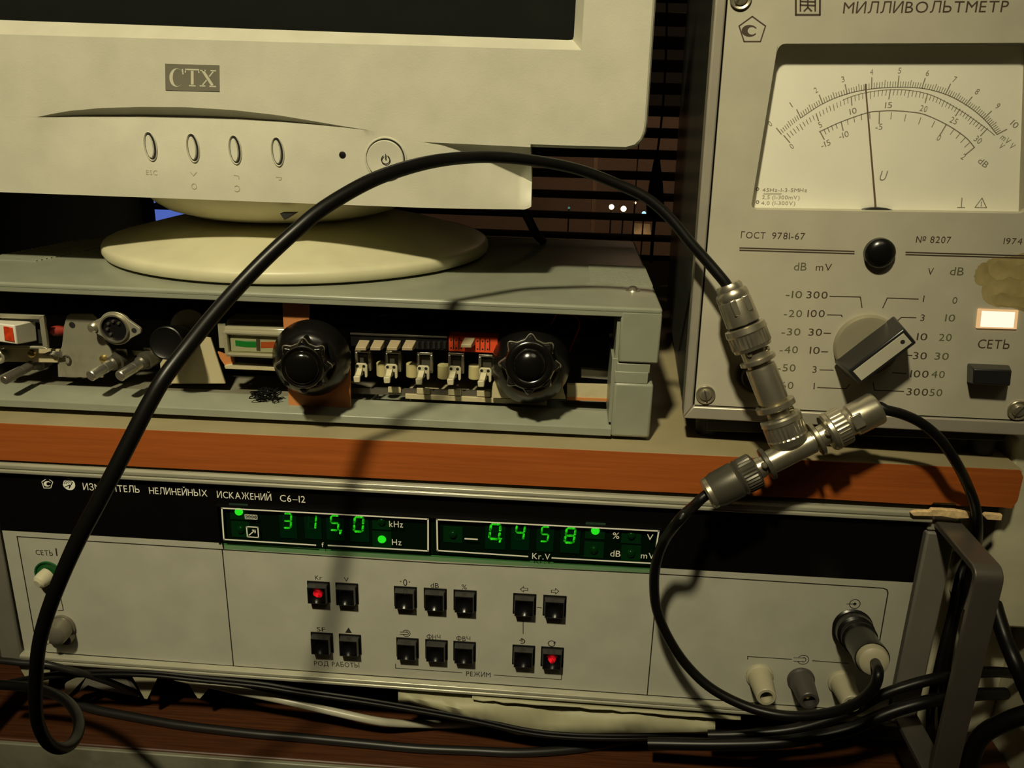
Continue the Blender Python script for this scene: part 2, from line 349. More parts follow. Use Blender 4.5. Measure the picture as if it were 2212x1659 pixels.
# right wall: painted plaster pier beside the bench with a broken lower course
wr = struct(part_box('wall_right', 244, 440, -60, 560, WZ0, WZ1, M['wallp'], bev=2))
rg = np.random.RandomState(3)
obj('plaster_pier', MB().wbox(187, 244, 42, 320, WZ0, TB(200)-19.2), M['wallp'], wr, bev=1.5)
top = [(x, -207+rg.uniform(-2, 2)) for x in range(187, 245, 5)]
obj('plaster_patch', MB().prism(PY(42), [(187, TB(187)-19.4)]+top+[(244, TB(244)-19.4)], 0, 6), M['wallp'], wr, bev=.8)
obj('plaster_ledge', MB().prism(PY(42), [(187, -212), (244, -213), (244, -208.5), (187, -208)], 0, 8), M['wallp'], wr, bev=1.2)
obj('plaster_block', MB().wbox(206.5, 244, 12, 300, -240, -141), M['wallp'], wr, bev=2)

# venetian blind in front of the window
bl = thing('venetian_blind', 'dark horizontal slat blind hanging in front of the night window', 'blind', (-200, 530, 300))
PB = 20.55; z0 = at(1250, 420, 520)[2]; me = None
SL = Frame((0, 520, 0), (1, 0, 0), (0, math.cos(math.radians(24)), -math.sin(math.radians(24))))
for k in range(-8, 26):
    z = z0+k*PB
    if me is None:
        mb = MB(); pts = [(-12.5, 0), (-6, 1.2), (0, 1.6), (6, 1.2), (12.5, 0)]
        vs = []; fs = []
        for x in (-600, 196):
            for b, d in pts+[(b, d-.5) for b, d in pts[::-1]]:
                p = SL.P(0, b, d); vs.append((x, p[1], p[2]))
        n = 10
        for i in range(n): fs.append((i, (i+1) % n, n+(i+1) % n, n+i))
        fs += [tuple(range(n-1, -1, -1)), tuple(range(n, 2*n))]
        o = obj('slat', mb.add(vs, fs), M['slat'], bl); me = o.data; base = o.location.copy(); off = Vector((0, 0, (k*PB)*MM)); o.location = base+Vector((0, 0, (z)*MM))
    else:
        o = bpy.data.objects.new('slat', me); COL.objects.link(o); o.location = base+Vector((0, 0, z*MM)); o.parent = bl; o.matrix_parent_inverse = Matrix.Translation(-bl.location)
for u in (1368, 760):
    x = at(u, 480, 507)[0]; obj('ladder_cord', MB().tube([(x, 507, -230), (x, 507, 100), (x, 507, 420)], .6, 6, 1), M['slat'], bl)
obj('head_rail', MB().wbox(-605, 200, 500, 540, 424, 446), M['slat'], bl, bev=2)
# tassel on the pull cord
pts = [at(u, v, 470) for u, v in ((1442, -120), (1441, 0), (1438, 130), (1430, 250), (1420, 330))]
tg = thing('blind_cord', 'black pull cord with a fat black tassel hanging beside the grey meter case', 'cord', pts[-1])
obj('cord', MB().tube(pts, 1.0, 8, 5), M['matte'], tg)
a = at(1420, 325, 470); b = at(1414, 470, 470); L = np.linalg.norm(b-a)
obj('tassel', MB().rev(a, b, [(0, 1.5), (L*.15, 3), (L*.5, 6.5), (L*.8, 8.5), (L*.95, 7.5), (L, 3)], 20), M['matte'], tg)
obj('cord_tail', MB().tube([b, at(1408, 540, 470), at(1406, 600, 470), at(1404, 680, 470)], 1.6, 8, 5), M['matte'], tg)

# outside: street far below
GZ0 = -ZO-3200.0
struct(part_box('ground', -4000, 4000, 900, 7000, GZ0-50, GZ0, M['road']))
def outside(name, lab, cat, u, v, y, rpx, mt, grp=None):
    p = at(u, v, y); r = rpx*((p-CAM)@FW)/FPX
    lt = obj(name, MB().rev(p-np.array([0, 0, r]), p+np.array([0, 0, r]), [(0, r*.2), (r*.3, r*.72), (r*.7, r*.97), (r, r), (r*1.3, r*.97), (r*1.7, r*.72), (2*r, r*.2)], 16), mt)
    obj('pole', MB().tube([p+np.array([0, 8.0, 0]), p+np.array([0, 8.0, -600]), (p[0], p[1]+8, GZ0)], 4, 8, 1), M['slat'], lt)
    return tag(lt, lab, cat, grp)
outside('street_light', 'warm street light seen between blind slats, third glint from the right', 'street light', 1321, 447, 4000, 5.5, M['street'], 'lights outside the window')
outside('street_light', 'brightest warm street light between the blind slats, next to the ladder cord', 'street light', 1347, 451, 4000, 6, M['street'], 'lights outside the window')
outside('street_light', 'tiny warm glint of a street light just under a blind slat', 'street light', 1372, 438, 4000, 2.4, M['street'], 'lights outside the window')
outside('street_light', 'small blue light outside near the black tassel', 'street light', 1391, 461, 4000, 4.5, M['streetb'], 'lights outside the window')
outside('street_light', 'faint teal light outside close to the cream monitor', 'street light', 1229, 449, 4000, 2.5, M['streetd'], 'lights outside the window')
Fo = PY(4400)
q = Fo.Ls([(500, 235), (1560, 250)])
fc = tag(obj('far_building', MB().prism(Fo, [q[0], q[1], (q[1][0], GZ0), (q[0][0], GZ0)], -900, 0), M['road']), 'dim brown building across the street behind the blind', 'building')
obj('lit_shopfront', MB().prism(Fo, Fo.Ls([(1368, 482), (1404, 484), (1406, 507), (1370, 506)]), -10, 12), M['shop'], fc, 'warm lit shopfront')
Fo = PY(3300)
tag(obj('lamp_post', MB().prism(Fo, Fo.Ls([(1287, 250), (1296, 250)])+[(Fo.L(1293, 620)[0], GZ0), (Fo.L(1284, 620)[0], GZ0)], -40, 0), M['pole']), 'thin brownish lamp post standing outside beyond the blind', 'post')
ll = bpy.data.lights.new('street_lamp_glow', 'POINT'); ll.energy = 42; ll.color = (1, .62, .36); ll.shadow_soft_size = .1; lo = bpy.data.objects.new('street_lamp_glow', ll); COL.objects.link(lo); lo.location = W((300, 2600, 900))

# black cabinet and the blue screen behind the monitor
Fo = PY(400); a = Fo.L(305, 430)[0]
tag(part_box('equipment_cabinet', a-420, a, 400, 425, TB(-300), 300, M['matte'], bev=2), 'black cabinet standing in the dark behind the monitor foot', 'cabinet')
Fo = PY(462); bsx = Fo.L(290, 455)
sc = thing('blue_display', 'small display glowing blue behind the monitor, beside the black cabinet', 'display', (bsx[0]+60, 465, TB(-300)))
q = Fo.Ls([(270, 451), (420, 452), (420, 490), (270, 486)])
obj('display_housing', MB().box(Fo, q[0][0]-12, q[1][0]+8, TB(-300), q[0][1]+4, -25, -3), M['black'], sc, bev=1.5)
obj('lit_panel', MB().box(Fo, q[0][0], q[1][0], TB(-300)+14, q[0][1], -3, -2), M['blue'], sc)
q = Fo.L(312, 434)
obj('lit_strip', MB().box(Fo, q[0]-15, q[0]+9, q[1]-2, q[1]+6, -4, -2), M['blue'], sc)
obj('strip_bracket', MB().box(Fo, q[0]-15, q[0]-6, bsx[1]-2, q[1]-1, -12, -4), M['black'], sc)

# ------------------------------------------------------------------ workbench and shelf
wb = thing('workbench', 'dark brown worn wooden workbench top along the bottom', 'workbench', (-100, 200, -ZO))
obj('worktop', MB().wbox(-900, 186, -15, 540, ZD-24, ZD).wbox(185.9, 243, -15, 41, ZD-24, ZD), M['desk'], wb, bev=1.2)
obj('front_edging', MB().wbox(-900, 243, -17.5, -15, ZD-60, ZD-.6), M['deskfront'], wb, bev=.6)
for x in (-880, 160): obj('side_panel', MB().wbox(x-18, x+4, 0, 520, -ZO, ZD-24), M['desk'], wb)
sh = thing('shelf_board', 'shelf board with beige laminate top and orange wood front edge', 'shelf', (-100, 200, TB(-100)-19))
XR = 204.5; F = PY(0)
def slab(mb, x0, x1, y0, y1, t0, t1):
    return mb.prism(PY(0), [(x0, TB(x0)-t1), (x1, TB(x1)-t1), (x1, TB(x1)-t0), (x0, TB(x0)-t0)], -y0, -y1)
obj('board', slab(MB(), -640, XR, -1.4, 480, 0, 18.7), M['laminate'], sh, bev=.5)
mb = MB(); F = PY(-1.4)
bot = [(1560, 1062), (1760, 1075), (1965, 1087), (2010, 1089), (2015, 1083.5), (2060, 1085), (2065, 1090.5), (2085, 1092), (2110, 1091), (2163, 1094), (2200, 1098)]
bl_ = F.Ls(bot); x0 = -640; xs = bl_[0][0]
mb.prism(F, [(x0, TB(x0)-18.7), (xs, TB(xs)-18.7)]+bl_[1:-1]+[(XR-1.5, bl_[-1][1]), (XR+.3, bl_[-1][1]+4), (XR+.3, TB(XR)-3), (XR-1.5, TB(XR)), (x0, TB(x0))], 0, .8)
obj('edge_band', mb, M['edge'], sh)
for pp in ([(1962, 1102), (1975, 1098), (2004, 1098), (2008, 1093), (2060, 1096), (2092, 1102), (2088, 1114), (2060, 1115), (2030, 1110), (1968, 1109)], [(2118, 1108), (2124, 1103), (2160, 1106), (2158, 1119), (2126, 1117)]):
    mb = MB(); q = F.Ls(pp, 1.5); mb.prism(F, q, 2.1, 4.0, [(a*1.0+.15, b-.2) for a, b in q]); obj('splinter', mb, M['raw'], sh, 'pale broken chipboard splinter', bev=.4)
obj('shelf_leg', MB().wbox(188, 204, 340, 460, ZD, TB(200)-18.9), M['laminate'], sh)
for x in (-620, ): obj('shelf_leg', MB().wbox(x-9, x+9, 20, 460, ZD, TB(x)-18.7), M['laminate'], sh)

# ------------------------------------------------------------------ distortion meter
dm = thing('distortion_meter', 'wide grey bench meter with green digits and black buttons under the shelf', 'meter', (-52, 150, ZD))
XL, XRP = -276.0, 168.2
obj('case', MB().prism(F0, [(XL+2, -290), (176, -290), (176, TB(176)-18.9), (XL+2, TB(XL)-18.9)], -300, -7), M['case'], dm)
obj('front_panel', MB().box(F0, XL+4, XRP, -286, -210.3, -6, 0), M['panel'], dm, bev=.2)
obj('header_strip', MB().box(F0, XL+4, XRP-.2, -210.3, -178.5, -6, .25), M['band'], dm, bev=.15)
def rail(z0, z1, x0=XL+3, x1=XRP+1.5, sl=0.0):
    h = z1-z0; prof = [(0, -6), (0, 2.2), (h*.12, 3.2), (h*.36, 3.2), (h*.46, 2.4), (h*.56, 3.2), (h*.86, 3.2), (h, 2.0), (h, -6)]
    mb = MB(); vs = [F0.P(x, z0+b+sl*(x+32), d) for x in (x0, x1) for b, d in prof]; n = len(prof)
    return mb.add(vs, [(i, (i+1) % n, n+(i+1) % n, n+i) for i in range(n)]+[tuple(range(n-1, -1, -1)), tuple(range(n, 2*n))])
obj('top_rail', rail(-178.2, -172.7), M['trim'], dm, recalc=True, bev=.3)
obj('bottom_rail', rail(-287.9, -282.9, sl=-.0072), M['trim'], dm, recalc=True, bev=.3)
for x0, x1 in ((XL-9, XL+3), (XRP+1.2, 182.5)):
    mb = MB(); mb.box(F0, x0, x1, -290, -183.5, -24, 1.2); obj('side_pillar', mb, M['pillar'], dm, bev=1)
    mb = MB(); mb.box(F0, x0, x1, -183.0, -175, -24, .4); obj('pillar_cap', mb, M['trim'], dm, bev=.8)
# carrying handles: flat bar bent at a round corner
def handle(x0, x1):
    pr = [(-14, -177.6)]+[(43.4-6+6*math.sin(math.radians(t)), -183.6+6*math.cos(math.radians(t))) for t in range(0, 91, 15)]
    pr += [(43.4-6+6*math.cos(math.radians(t)), -282.0-6*math.sin(math.radians(t))) for t in range(0, 91, 15)]+[(-14, -288)]
    n = len(pr); c = np.array([10.0, -232]); inn = []
    for i, (y, z) in enumerate(pr):
        p = np.array(pr[max(i-1, 0)]); q = np.array(pr[min(i+1, n-1)]); t = q-p; t /= np.linalg.norm(t); inn.append((y-3*(-t[1]), z-3*t[0]))
    vs = []; fs = []
    for (y, z), (yi, zi) in zip(pr, inn): vs += [(x0, -y, z), (x1, -y, z), (x1, -yi, zi), (x0, -yi, zi)]
    for i in range(n-1):
        for k in range(4): j = (k+1) % 4; fs.append((i*4+k, i*4+j, i*4+4+j, i*4+4+k))
    fs += [(3, 2, 1, 0), tuple(4*n-4+k for k in range(4))]
    return MB().add(vs, fs)
for x0, x1 in ((172.0, 183.5), (XL-21, XL-9.5)): obj('handle', handle(x0, x1), M['handle'], dm, recalc=True, bev=.5, ang=50)
for x in (-250, 150):
    for y in (35, 270): obj('foot', MB().rev((x, y, -290), (x, y, ZD), [(0, 11), (30, 9), (35, 9.5)], 24), M['black'], dm)
# printed frame
mb = MB(); lw = .55
pxline(mb, F0, [(37, 1159), (480, 1187), (940, 1216), (1427, 1240), (1908, 1270.5), (1916, 1274), (1918, 1281), (1900, 1385), (1883, 1500)], lw)
pxline(mb, F0, [(37, 1159), (80, 1400), (103, 1409), (460, 1435.6), (940, 1469), (1400, 1501.5), (1817, 1532), (1860, 1533), (1883, 1500)], lw)
pxline(mb, F0, [(480, 1187), (504.4, 1438)], lw); pxline(mb, F0, [(1416, 1241), (1412.6, 1341), (1398, 1501)], lw)
pxline(mb, F0, [(854.7, 1434), (854.7, 1443), (998, 1453)], .35); pxline(mb, F0, [(1067, 1458), (1212.7, 1468), (1213, 1457)], .35)
pxline(mb, F0, [(1160, 1312), (1170, 1313)], .35); pxline(mb, F0, [(1130, 1341), (1130, 1369)], .35)
pxline(mb, F0, [(1615, 1424), (1615, 1418), (1710, 1424)], .4); pxline(mb, F0, [(1755, 1427), (1833, 1433)], .4)
pxline(mb, F0, [(131, 1290), (137, 1318), (125, 1319)], .4); pxline(mb, F0, [(121, 1185), (123, 1200)], .7)
obj('printed_lines', mb, M['ink'], dm)
mb = MB()
for s, p, q, h in (('Kr', (680.6, 1252), (695.5, 1252.8), 9), ('V', (743, 1256), (753.5, 1256.6), 9), ('0', (871, 1265), (880, 1265.5), 14), ('·', (864, 1263), (867, 1263.2), 14), ('·', (883, 1264), (886, 1264.2), 14),
    ('dB', (930, 1269), (948, 1270), 10), ('%', (997, 1272.5), (1008.5, 1273.2), 10), ('SF', (684.5, 1363.4), (703, 1364.4), 9), ('ФНЧ', (922, 1380), (951.5, 1381.6), 10), ('ФВЧ', (985.8, 1383.6), (1016, 1385.2), 10),
    ('РОД', (679, 1437.5), (710, 1439), 10), ('РАБОТЫ', (717.5, 1439.5), (776.5, 1442), 10), ('РЕЖИМ', (1007, 1460), (1059.5, 1463), 10), ('СЕТЬ', (78, 1198.5), (115, 1200.6), 11)):
    text(mb, F0, s, p, q, h)
for (u, v), sg in (((1132, 1273), -1), ((1199, 1277), 1)):
    pxline(mb, F0, [(u+sg*8, v), (u+sg*1, v-6), (u+sg*1, v-2.5), (u-sg*8, v-2.5), (u-sg*8, v+2.5), (u+sg*1, v+2.5), (u+sg*1, v+6)], .3, closed=True)
pxpoly(mb, F0, [(745.7, 1366.3), (760, 1367.2), (753, 1355)], .02, .08)
def insym(mb, u, v, r, two):
    pxcirc(mb, F0, (u, v), r, .32, a0=-150, a1=150)
    if two: pxline(mb, F0, [(u-r*1.7, v-r*.35), (u+r*.2, v-r*.3)], .32); pxline(mb, F0, [(u-r*1.7, v+r*.25), (u, v+r*.3)], .32); pxcirc(mb, F0, (u, v), r*.5, .3, a0=-90, a1=90)
    else: pxline(mb, F0, [(u-r*1.5, v), (u, v)], .32); pxcirc(mb, F0, (u, v), r*.2, .5); pxcirc(mb, F0, (u, v), r, .32)
insym(mb, 878, 1368, 8, True); insym(mb, 1735, 1425, 12, True); insym(mb, 1846.6, 1304.6, 11.5, False)
pxcirc(mb, F0, (1191.5, 1390), 7.5, .4, n=9); pxpoly(mb, F0, [(1196, 1385), (1201, 1387), (1196, 1391)], .02, .08)
pxcirc(mb, F0, (1128, 1385), 5.5, .45, n=12, a0=-120, a1=130); pxline(mb, F0, [(1122, 1383), (1128, 1385), (1127, 1378)], .4)
obj('printed_labels', mb, M['ink'], dm)
# white lettering and emblems on the header strip
mb = MB(); Fh = F0
for s, p, q in (('ИЗМЕРИТЕЛЬ', (181, 1057.7), (302.6, 1064)), ('НЕЛИНЕЙНЫХ', (323.6, 1066), (449, 1072)), ('ИСКАЖЕНИЙ', (470, 1074.6), (587, 1081)), ('С6–12', (605.5, 1082.3), (660, 1085.4))):
    text(mb, Fh, s, p, q, 14, .32)
pent = lambda u, v, r, k=.95: [(u+r*math.sin(math.radians(t)), v-r*k*math.cos(math.radians(t))) for t in range(0, 360, 72)]
pxline(mb, F0, pent(103, 1044, 12.5), .4, .32, closed=True)
def crescent(mb, F, u, v, r, d):
    pts = [(u+r*1.15*math.cos(math.radians(t)), v-r*.85*math.sin(math.radians(t))) for t in range(25, 336, 15)]
    pts += [(u+r*.35+r*.62*math.cos(math.radians(t)), v-r*.55*math.sin(math.radians(t))) for t in range(325, 34, -18)]
    mb.flat(F, F.Ls(pts), d)
crescent(mb, F0, 103, 1044.5, 7, .34)
C = F0.L(149.6, 1045.5); r = 3.1
mb.disc(F0, C, r, .26, .34, 28)
obj('title_lettering', mb, M['inkw'], dm)
mb = MB()
for k in (.25, .5, .75): mb.line(F0, [(C[0]-.6+r*k*math.cos(math.radians(t)), C[1]+.2+r*k*math.sin(math.radians(t))) for t in range(20, 200, 15)], .3, .37)
mb.line(F0, [(C[0]-2.2, C[1]-1.6), (C[0]+.4, C[1]-.3), (C[0]-.2, C[1]-2.2), (C[0]+2.0, C[1]+1.2)], .4, .37)
obj('emblem_drawing', mb, M['band'], dm)
# push buttons
def c8(x, y): return 460+x/2.212, 1050+y/2.212
BT = [(-113.9, 1, 1), (-99.8, 1, 0), (-70.8, 1, 0), (-56.1, 1, 0), (-41.5, 1, 0), (-12.4, 1, 0), (2.2, 1, 0), (-113.6, 0, 0), (-99.3, 0, 0), (-70.2, 0, 0), (-55.6, 0, 0), (-41.5, 0, 0), (-12.0, 0, 0), (2.2, 0, 2)]
def dome(mb, F, a, b, w, h, d0, d1, n=7, sag=.9):
    """cap with a shallow dish in its face"""
    vs = []; fs = []
    for j in range(n):
        for i in range(n):
            s = -1+2*i/(n-1); t = -1+2*j/(n-1); vs.append(F.P(a+w*s, b+h*t, d1-sag*(1-s*s)*(1-t*t)))
    for j in range(n-1):
        for i in range(n-1): k = j*n+i; fs.append((k, k+1, k+n+1, k+n))
    mb.add(vs, fs); mb.prism(F, [(a-w, b-h), (a+w, b-h), (a+w, b+h), (a-w, b+h)], d0, d1-.001)
    return mb
for i, (x, row, lit) in enumerate(BT):
    zt = -229.2 if row else -258.6; b = zt-5.1
    mb = MB(); mb.ring  # bezel
    for q in ((x-5.6, x-5.0, b-5.6, b+5.6), (x+5.0, x+5.6, b-5.6, b+5.6), (x-5.0, x+5.0, b-5.6, b-5.0), (x-5.0, x+5.0, b+5.0, b+5.6)): mb.box(F0, *q, -1, .5)
    bt = obj('push_button', mb, M['black'], dm)
    rc = lambda k: [(x-k, b-k), (x+k, b-k), (x+k, b+k), (x-k, b+k)]
    mb = MB(); o4, i4, o5, i5 = rc(5.0), rc(4.4), rc(4.5), rc(4.2)
    for j in range(4): q = (j+1) % 4; mb.prism(F0, [o4[j], o4[q], i4[q], i4[j]], -2, 4.45, [o5[j], o5[q], i5[q], i5[j]])
    obj('button_cap', mb, M['btntop'], bt)
    mb = MB(); n = 15; vs = []
    for j in range(n):
        for k in range(n):
            s = -1+2*k/(n-1); t = -1+2*j/(n-1); r2 = (s*s+t*t)/.98; vs.append(F0.P(x+4.25*s, b+4.25*t, 4.4-2.3*max(0, 1-r2)))
    fs = [(j*n+k, j*n+k+1, j*n+n+k+1, j*n+n+k) for j in range(n-1) for k in range(n-1)]
    obj('button_lens', mb.add(vs, fs), M['btn'], bt, ang=75)
    if lit:
        rg = np.random.RandomState(lit*5)
        pts = [((1.6 if lit == 2 else 2.6)*math.cos(t)*(1+.3*rg.rand()), 2.8*math.sin(t)*(1+.3*rg.rand())) for t in np.linspace(0, 2*math.pi, 16, endpoint=False)]
        obj('indicator_lamp', MB().prism(F0, [(x+a+(.6 if lit == 1 else 0), b+c+1.0) for a, c in pts], 2.7, 2.85, [(x+a*.8+(.6 if lit == 1 else 0), b+c*.8+1.0) for a, c in pts]), M['redglow'], bt, 'glowing red lamp')
# displays
dw = Frame((0, 6.5, 0), (1, 0, 0), (0, 0, 1))
bx = F0.Ls([(474, 1089), (1426, 1147), (1405, 1223), (480, 1170)])
xa, xb = bx[0][0], bx[1][0]; zb, zt = bx[3][1], bx[0][1]
obj('display_tray', MB().box(F0, xa, xb, zb, zt, .26, .5), M['dispback'], dm)
mod = obj('display_window', MB().box(F0, xa-.6, xb+.6, zb-.6, zt+.5, 9.2, 9.6), M['dispback'], None)
bpy.data.objects.remove(mod)
DW = F0; DD = 1.0          # digits stand 1 mm proud inside the 6 mm deep display hood
def seg7(F, a, b, w, h, on, d):
    t = w*.20; sl = .10; S = {}
    hb = h/2; P = lambda x, y: (a+x+sl*y, b+y)
    def hs(y): return [P(t*.6, y), P(t*1.1, y-t*.5), P(w-t*1.1, y-t*.5), P(w-t*.6, y), P(w-t*1.1, y+t*.5), P(t*1.1, y+t*.5)]
    def vs_(x, y0, y1): return [P(x, y0+t*.15), P(x+t*.5, y0+t*.6), P(x+t*.5, y1-t*.6), P(x, y1-t*.15), P(x-t*.5, y1-t*.6), P(x-t*.5, y0+t*.6)]
    S = dict(a=hs(h), g=hs(hb), d=hs(0), f=vs_(t*.5, hb, h), b=vs_(w-t*.5, hb, h), e=vs_(t*.5, 0, hb), c=vs_(w-t*.5, 0, hb))
    A, B = MB(), MB()
    for k, p in S.items(): (A if k in on else B).prism(F, p, d, d+.15)
    return A, B
SEG = {'3': 'abgcd', '1': 'bc', '5': 'afgcd', '0': 'abcdef', '4': 'fgbc', '8': 'abcdefg'}
# recessed chamber behind the glass: floor on y = 6.5, walls up to the panel face
GD = -6.5
DG = [('3', 610.5, 630.4, 1110, 1139.8), ('1', 664, 684, 1113, 1141.5), ('5', 711.5, 733.5, 1114.7, 1144.5), ('0', 762, 787.5, 1117.7, 1147.6), ('0', 1054, 1084.5, 1132.8, 1163.5), ('4', 1110, 1136, 1135.4, 1165), ('5', 1165, 1188, 1138.7, 1168.8), ('8', 1217, 1246, 1141.7, 1171.6)]
for ch, u0, u1, v0, v1 in DG:
    p = F0.L(u0, v1, DD); q = F0.L(u1, v0, DD); w = (q[0]-p[0])*.88; h = q[1]-p[1]; a, b = p
    md = obj('digit_module', MB().box(F0, a-1.4, a+w+2.6, b-5.6, b+h+1.4, .5, DD-.05), M['module'], dm, bev=.1)
    A, B = seg7(F0, a, b, w, h, SEG[ch], DD)
    obj('lit_segments', A, M['segon'], md)
    if B.v: obj('dark_segments', B, M['segoff'], md)
for u, v in ((735, 1148), (1080, 1166)):
    a, b = F0.L(u, v, DD); obj('decimal_comma', MB().prism(F0, [(a-.6, b+.9), (a+1.0, b+.9), (a+.2, b-1.4), (a-.5, b-1.4)], DD, DD+.15), M['segon'], dm)
for u, v, lit in ((515, 1106.5, 1), (824.4, 1166.4, 1), (1286, 1148, 1), (518.8, 1145, 0), (824, 1128, 0), (978, 1156, 0), (1283, 1189, 0), (1363, 1197, 0), (1364, 1158, 0)):
    a, b = F0.L(u, v, DD+.6); pl = obj('led_holder', MB().box(F0, a-4.6, a+4.6, b-4.3, b+4.0, .5, DD-.1), M['ledplate'], dm)
    r = 2.0; obj('led', MB().rev(F0.P(a, b, DD-.1), F0.P(a, b, 9), [(0, r*1.0), (.5, r*.95), (1.0, r*.75), (1.3, r*.4), (1.4, r*.1)], 20), M['ledon'] if lit else M['ledoff'], pl, 'glowing green light' if lit else None)
GZ = 3.0
obj('display_glass', MB().box(F0, xa, xb, zb, zt, GZ-.5, GZ), M['dispglass'], dm)
mb = MB()
for q in ((xa-.7, xa, zb, zt+.5), (xb, xb+.7, zb, zt+.5), (xa, xb, zt, zt+.5)): mb.box(F0, *q, .25, GZ)
obj('display_rim', mb, M['band'], dm)
mb = MB(); dG = GZ+.05
class _G:  # lettering lies on the glass face
    pass
FG = Frame((0, -GZ, 0), (1, 0, 0), (0, 0, 1))
pxline(mb, FG, [(682, 1177.5), (483.5, 1165), (479, 1097.5), (924.7, 1121.4), (924.7, 1190), (709, 1178)], .7, .05)
pxline(mb, FG, [(1140, 1202), (945, 1189), (943.7, 1122.3), (1423, 1147), (1412, 1217), (1192.4, 1205)], .7, .05)
for s, p, q, h in (('f', (693, 1181.5), (702, 1182), 10), ('Kr.V', (1149.5, 1207), (1188, 1209), 12.5), ('kHz', (841, 1138), (870.7, 1139.4), 13), ('Hz', (847, 1177), (867.4, 1178), 12.5), ('%', (1323, 1163), (1337.5, 1163.8), 13),
    ('V', (1397, 1166.4), (1410.5, 1167), 12.5), ('dB', (1318, 1201.7), (1340, 1202.8), 13), ('mV', (1384, 1206), (1413, 1207.4), 12.5)):
    text(mb, FG, s, p, q, h, .05)
pxline(mb, FG, [(1004.6, 1163.6), (1031, 1165)], .75, .05)
pxline(mb, FG, [(532.5, 1137.5), (557, 1139), (558.5, 1161), (534.5, 1159.5)], .55, .05, True); pxline(mb, FG, [(538, 1156), (551, 1145)], .5, .05); pxline(mb, FG, [(545, 1145), (551.5, 1145), (551, 1151)], .5, .05)
pxline(mb, FG, [(529, 1111.5), (555, 1113), (555.5, 1121.5), (530, 1120.5)], .35, .05, True)
for u in (535.5, 542, 548.5): pxcirc(mb, FG, (u, 1116+.06*(u-535)), 2.8, .4, .05, n=10)
obj('display_lettering', mb, M['inkw'], dm)
# mains toggle, earth post, terminals
C = F0.L(105, 1238); rr = abs(F0.L(131, 1238)[0]-C[0])
tgl = obj('mains_switch', MB().ring(F0, C, rr-.2, rr+.5, 0, 1.0).disc(F0, C, rr-.2, .05, .3), M['toggle'], dm, 'round green mains switch')
K = F0.L(98, 1244); obj('switch_paddle', MB().rev(F0.P(K[0]+1.5, K[1]+.6, 0), F0.P(K[0]-.6, K[1]-.8, 7), [(0, 4.2), (3.5, 4.0), (6, 3.4), (7, 2.0)], 24), M['cream'], tgl)
C = F0.L(137, 1352)
gp = obj('earth_post', MB().rev(F0.P(C[0], C[1], 0), F0.P(C[0], C[1], 20), [(0, 6.6), (1.5, 6.6), (1.6, 6.0), (7, 6.2), (8.5, 5.6), (9.6, 4), (9.9, 1)], 28), M['greycap'], dm)
obj('post_washer', MB().rev(F0.P(C[0]-4, C[1]-3, 8), F0.P(C[0]-4.6, C[1]-3.4, 12), [(0, 1.9), (1.6, 1.9), (2.2, 1.2)], 16), M['white'], gp)
for dx in (-5, 2.5): obj('post_lug', MB().rev(F0.P(C[0]+dx, C[1]-5.6, 0), F0.P(C[0]+dx, C[1]-5.6, 4), [(0, 3.3), (4, 3.0)], 18), M['greycap'], gp)
for i, (x, z) in enumerate(((104.1, -267.0), (124.1, -267.6), (143.8, -267.7))):
    mt = M['postd'] if i == 1 else M['post']
    tm = obj('terminal_socket', MB().rev((x, 0, z), (x, -30, z), [(0, 6.6), (1.2, 6.6), (1.8, 5.8), (10, 5.2), (16, 4.7), (16.4, 4.3), (16.4, 3.0), (11, 2.8), (11, .3)], 28), mt, dm, ['leftmost pale socket of the three', 'dark grey middle socket', 'pale socket nearest the handle'][i])
    obj('socket_hole', MB().rev((x, -9, z), (x, -30, z), [(0, 2.75), (2.5, 2.7), (2.6, 1.6), (4, 1.4), (4.2, .4)], 20), M['brass'] if i == 1 else M['hole'], tm)

# ------------------------------------------------------------------ radio tuner without its front panel
TY = 11.0; FT = PY(TY); TX0, TX1 = -292.0, 43.6; TZ = -87.7; TBK = 196
tu = thing('radio_tuner', 'open-fronted grey tuner chassis with knobs and switches on the shelf', 'tuner', (-125, 100, TB(-125)))
mb = MB(); mb.prism(HZ(0), [(-314, TY), (TX1, TY), (TX1, TBK), (-268, TBK)], TZ-3, TZ); obj('lid', mb, M['tuner'], tu, bev=1.2, seg=3)
mb = MB(); mb.wbox(-313, TX1-.2, TY+.1, TY+3, -92.2, TZ-2); obj('lid_lip', mb, M['tuner'], tu, bev=.4)
mb = MB(); mb.wbox(25.6, TX1, TY, TY+3.5, -113.2, -89.5); mb.wbox(TX1-3, TX1, TY+3.5, TBK, -113.2, -89.5); obj('lid_cheek', mb, M['tuner'], tu, bev=.9)
mb = MB(); mb.wbox(25.2, 40.2, TY+.8, TY+4, -118, -113.8); mb.wbox(24.6, 39.6, TY+.4, TY+4, -123, -117.6); mb.wbox(38, 40, TY+4, TBK-2, -123, -113.5); obj('middle_cheek', mb, M['tuner'], tu, bev=.3)
mb = MB(); mb.wbox(24.4, 42.4, TY-.1, TY+4, -149.3, -122.8); mb.wbox(39.5, 42.4, TY+4, TBK, -149.3, -122.8); obj('lower_cheek', mb, M['tuner'], tu, bev=1.4, seg=3)
mb = MB(); mb.wbox(23.0, 26.4, TY+2, 40, -143, -112); mb.wbox(24.2, 27.4, TY+2.6, 38, -113, -92.2); obj('opening_side', mb, M['tuner'], tu, bev=.2)
mb = MB(); n = 0; pr = [(TY, -149.2), (TY, -145.6), (TY+.8, -145.0), (TY+17, -142.9), (TY+17, -146.4), (TBK, -146.4), (TBK, -149.2)]
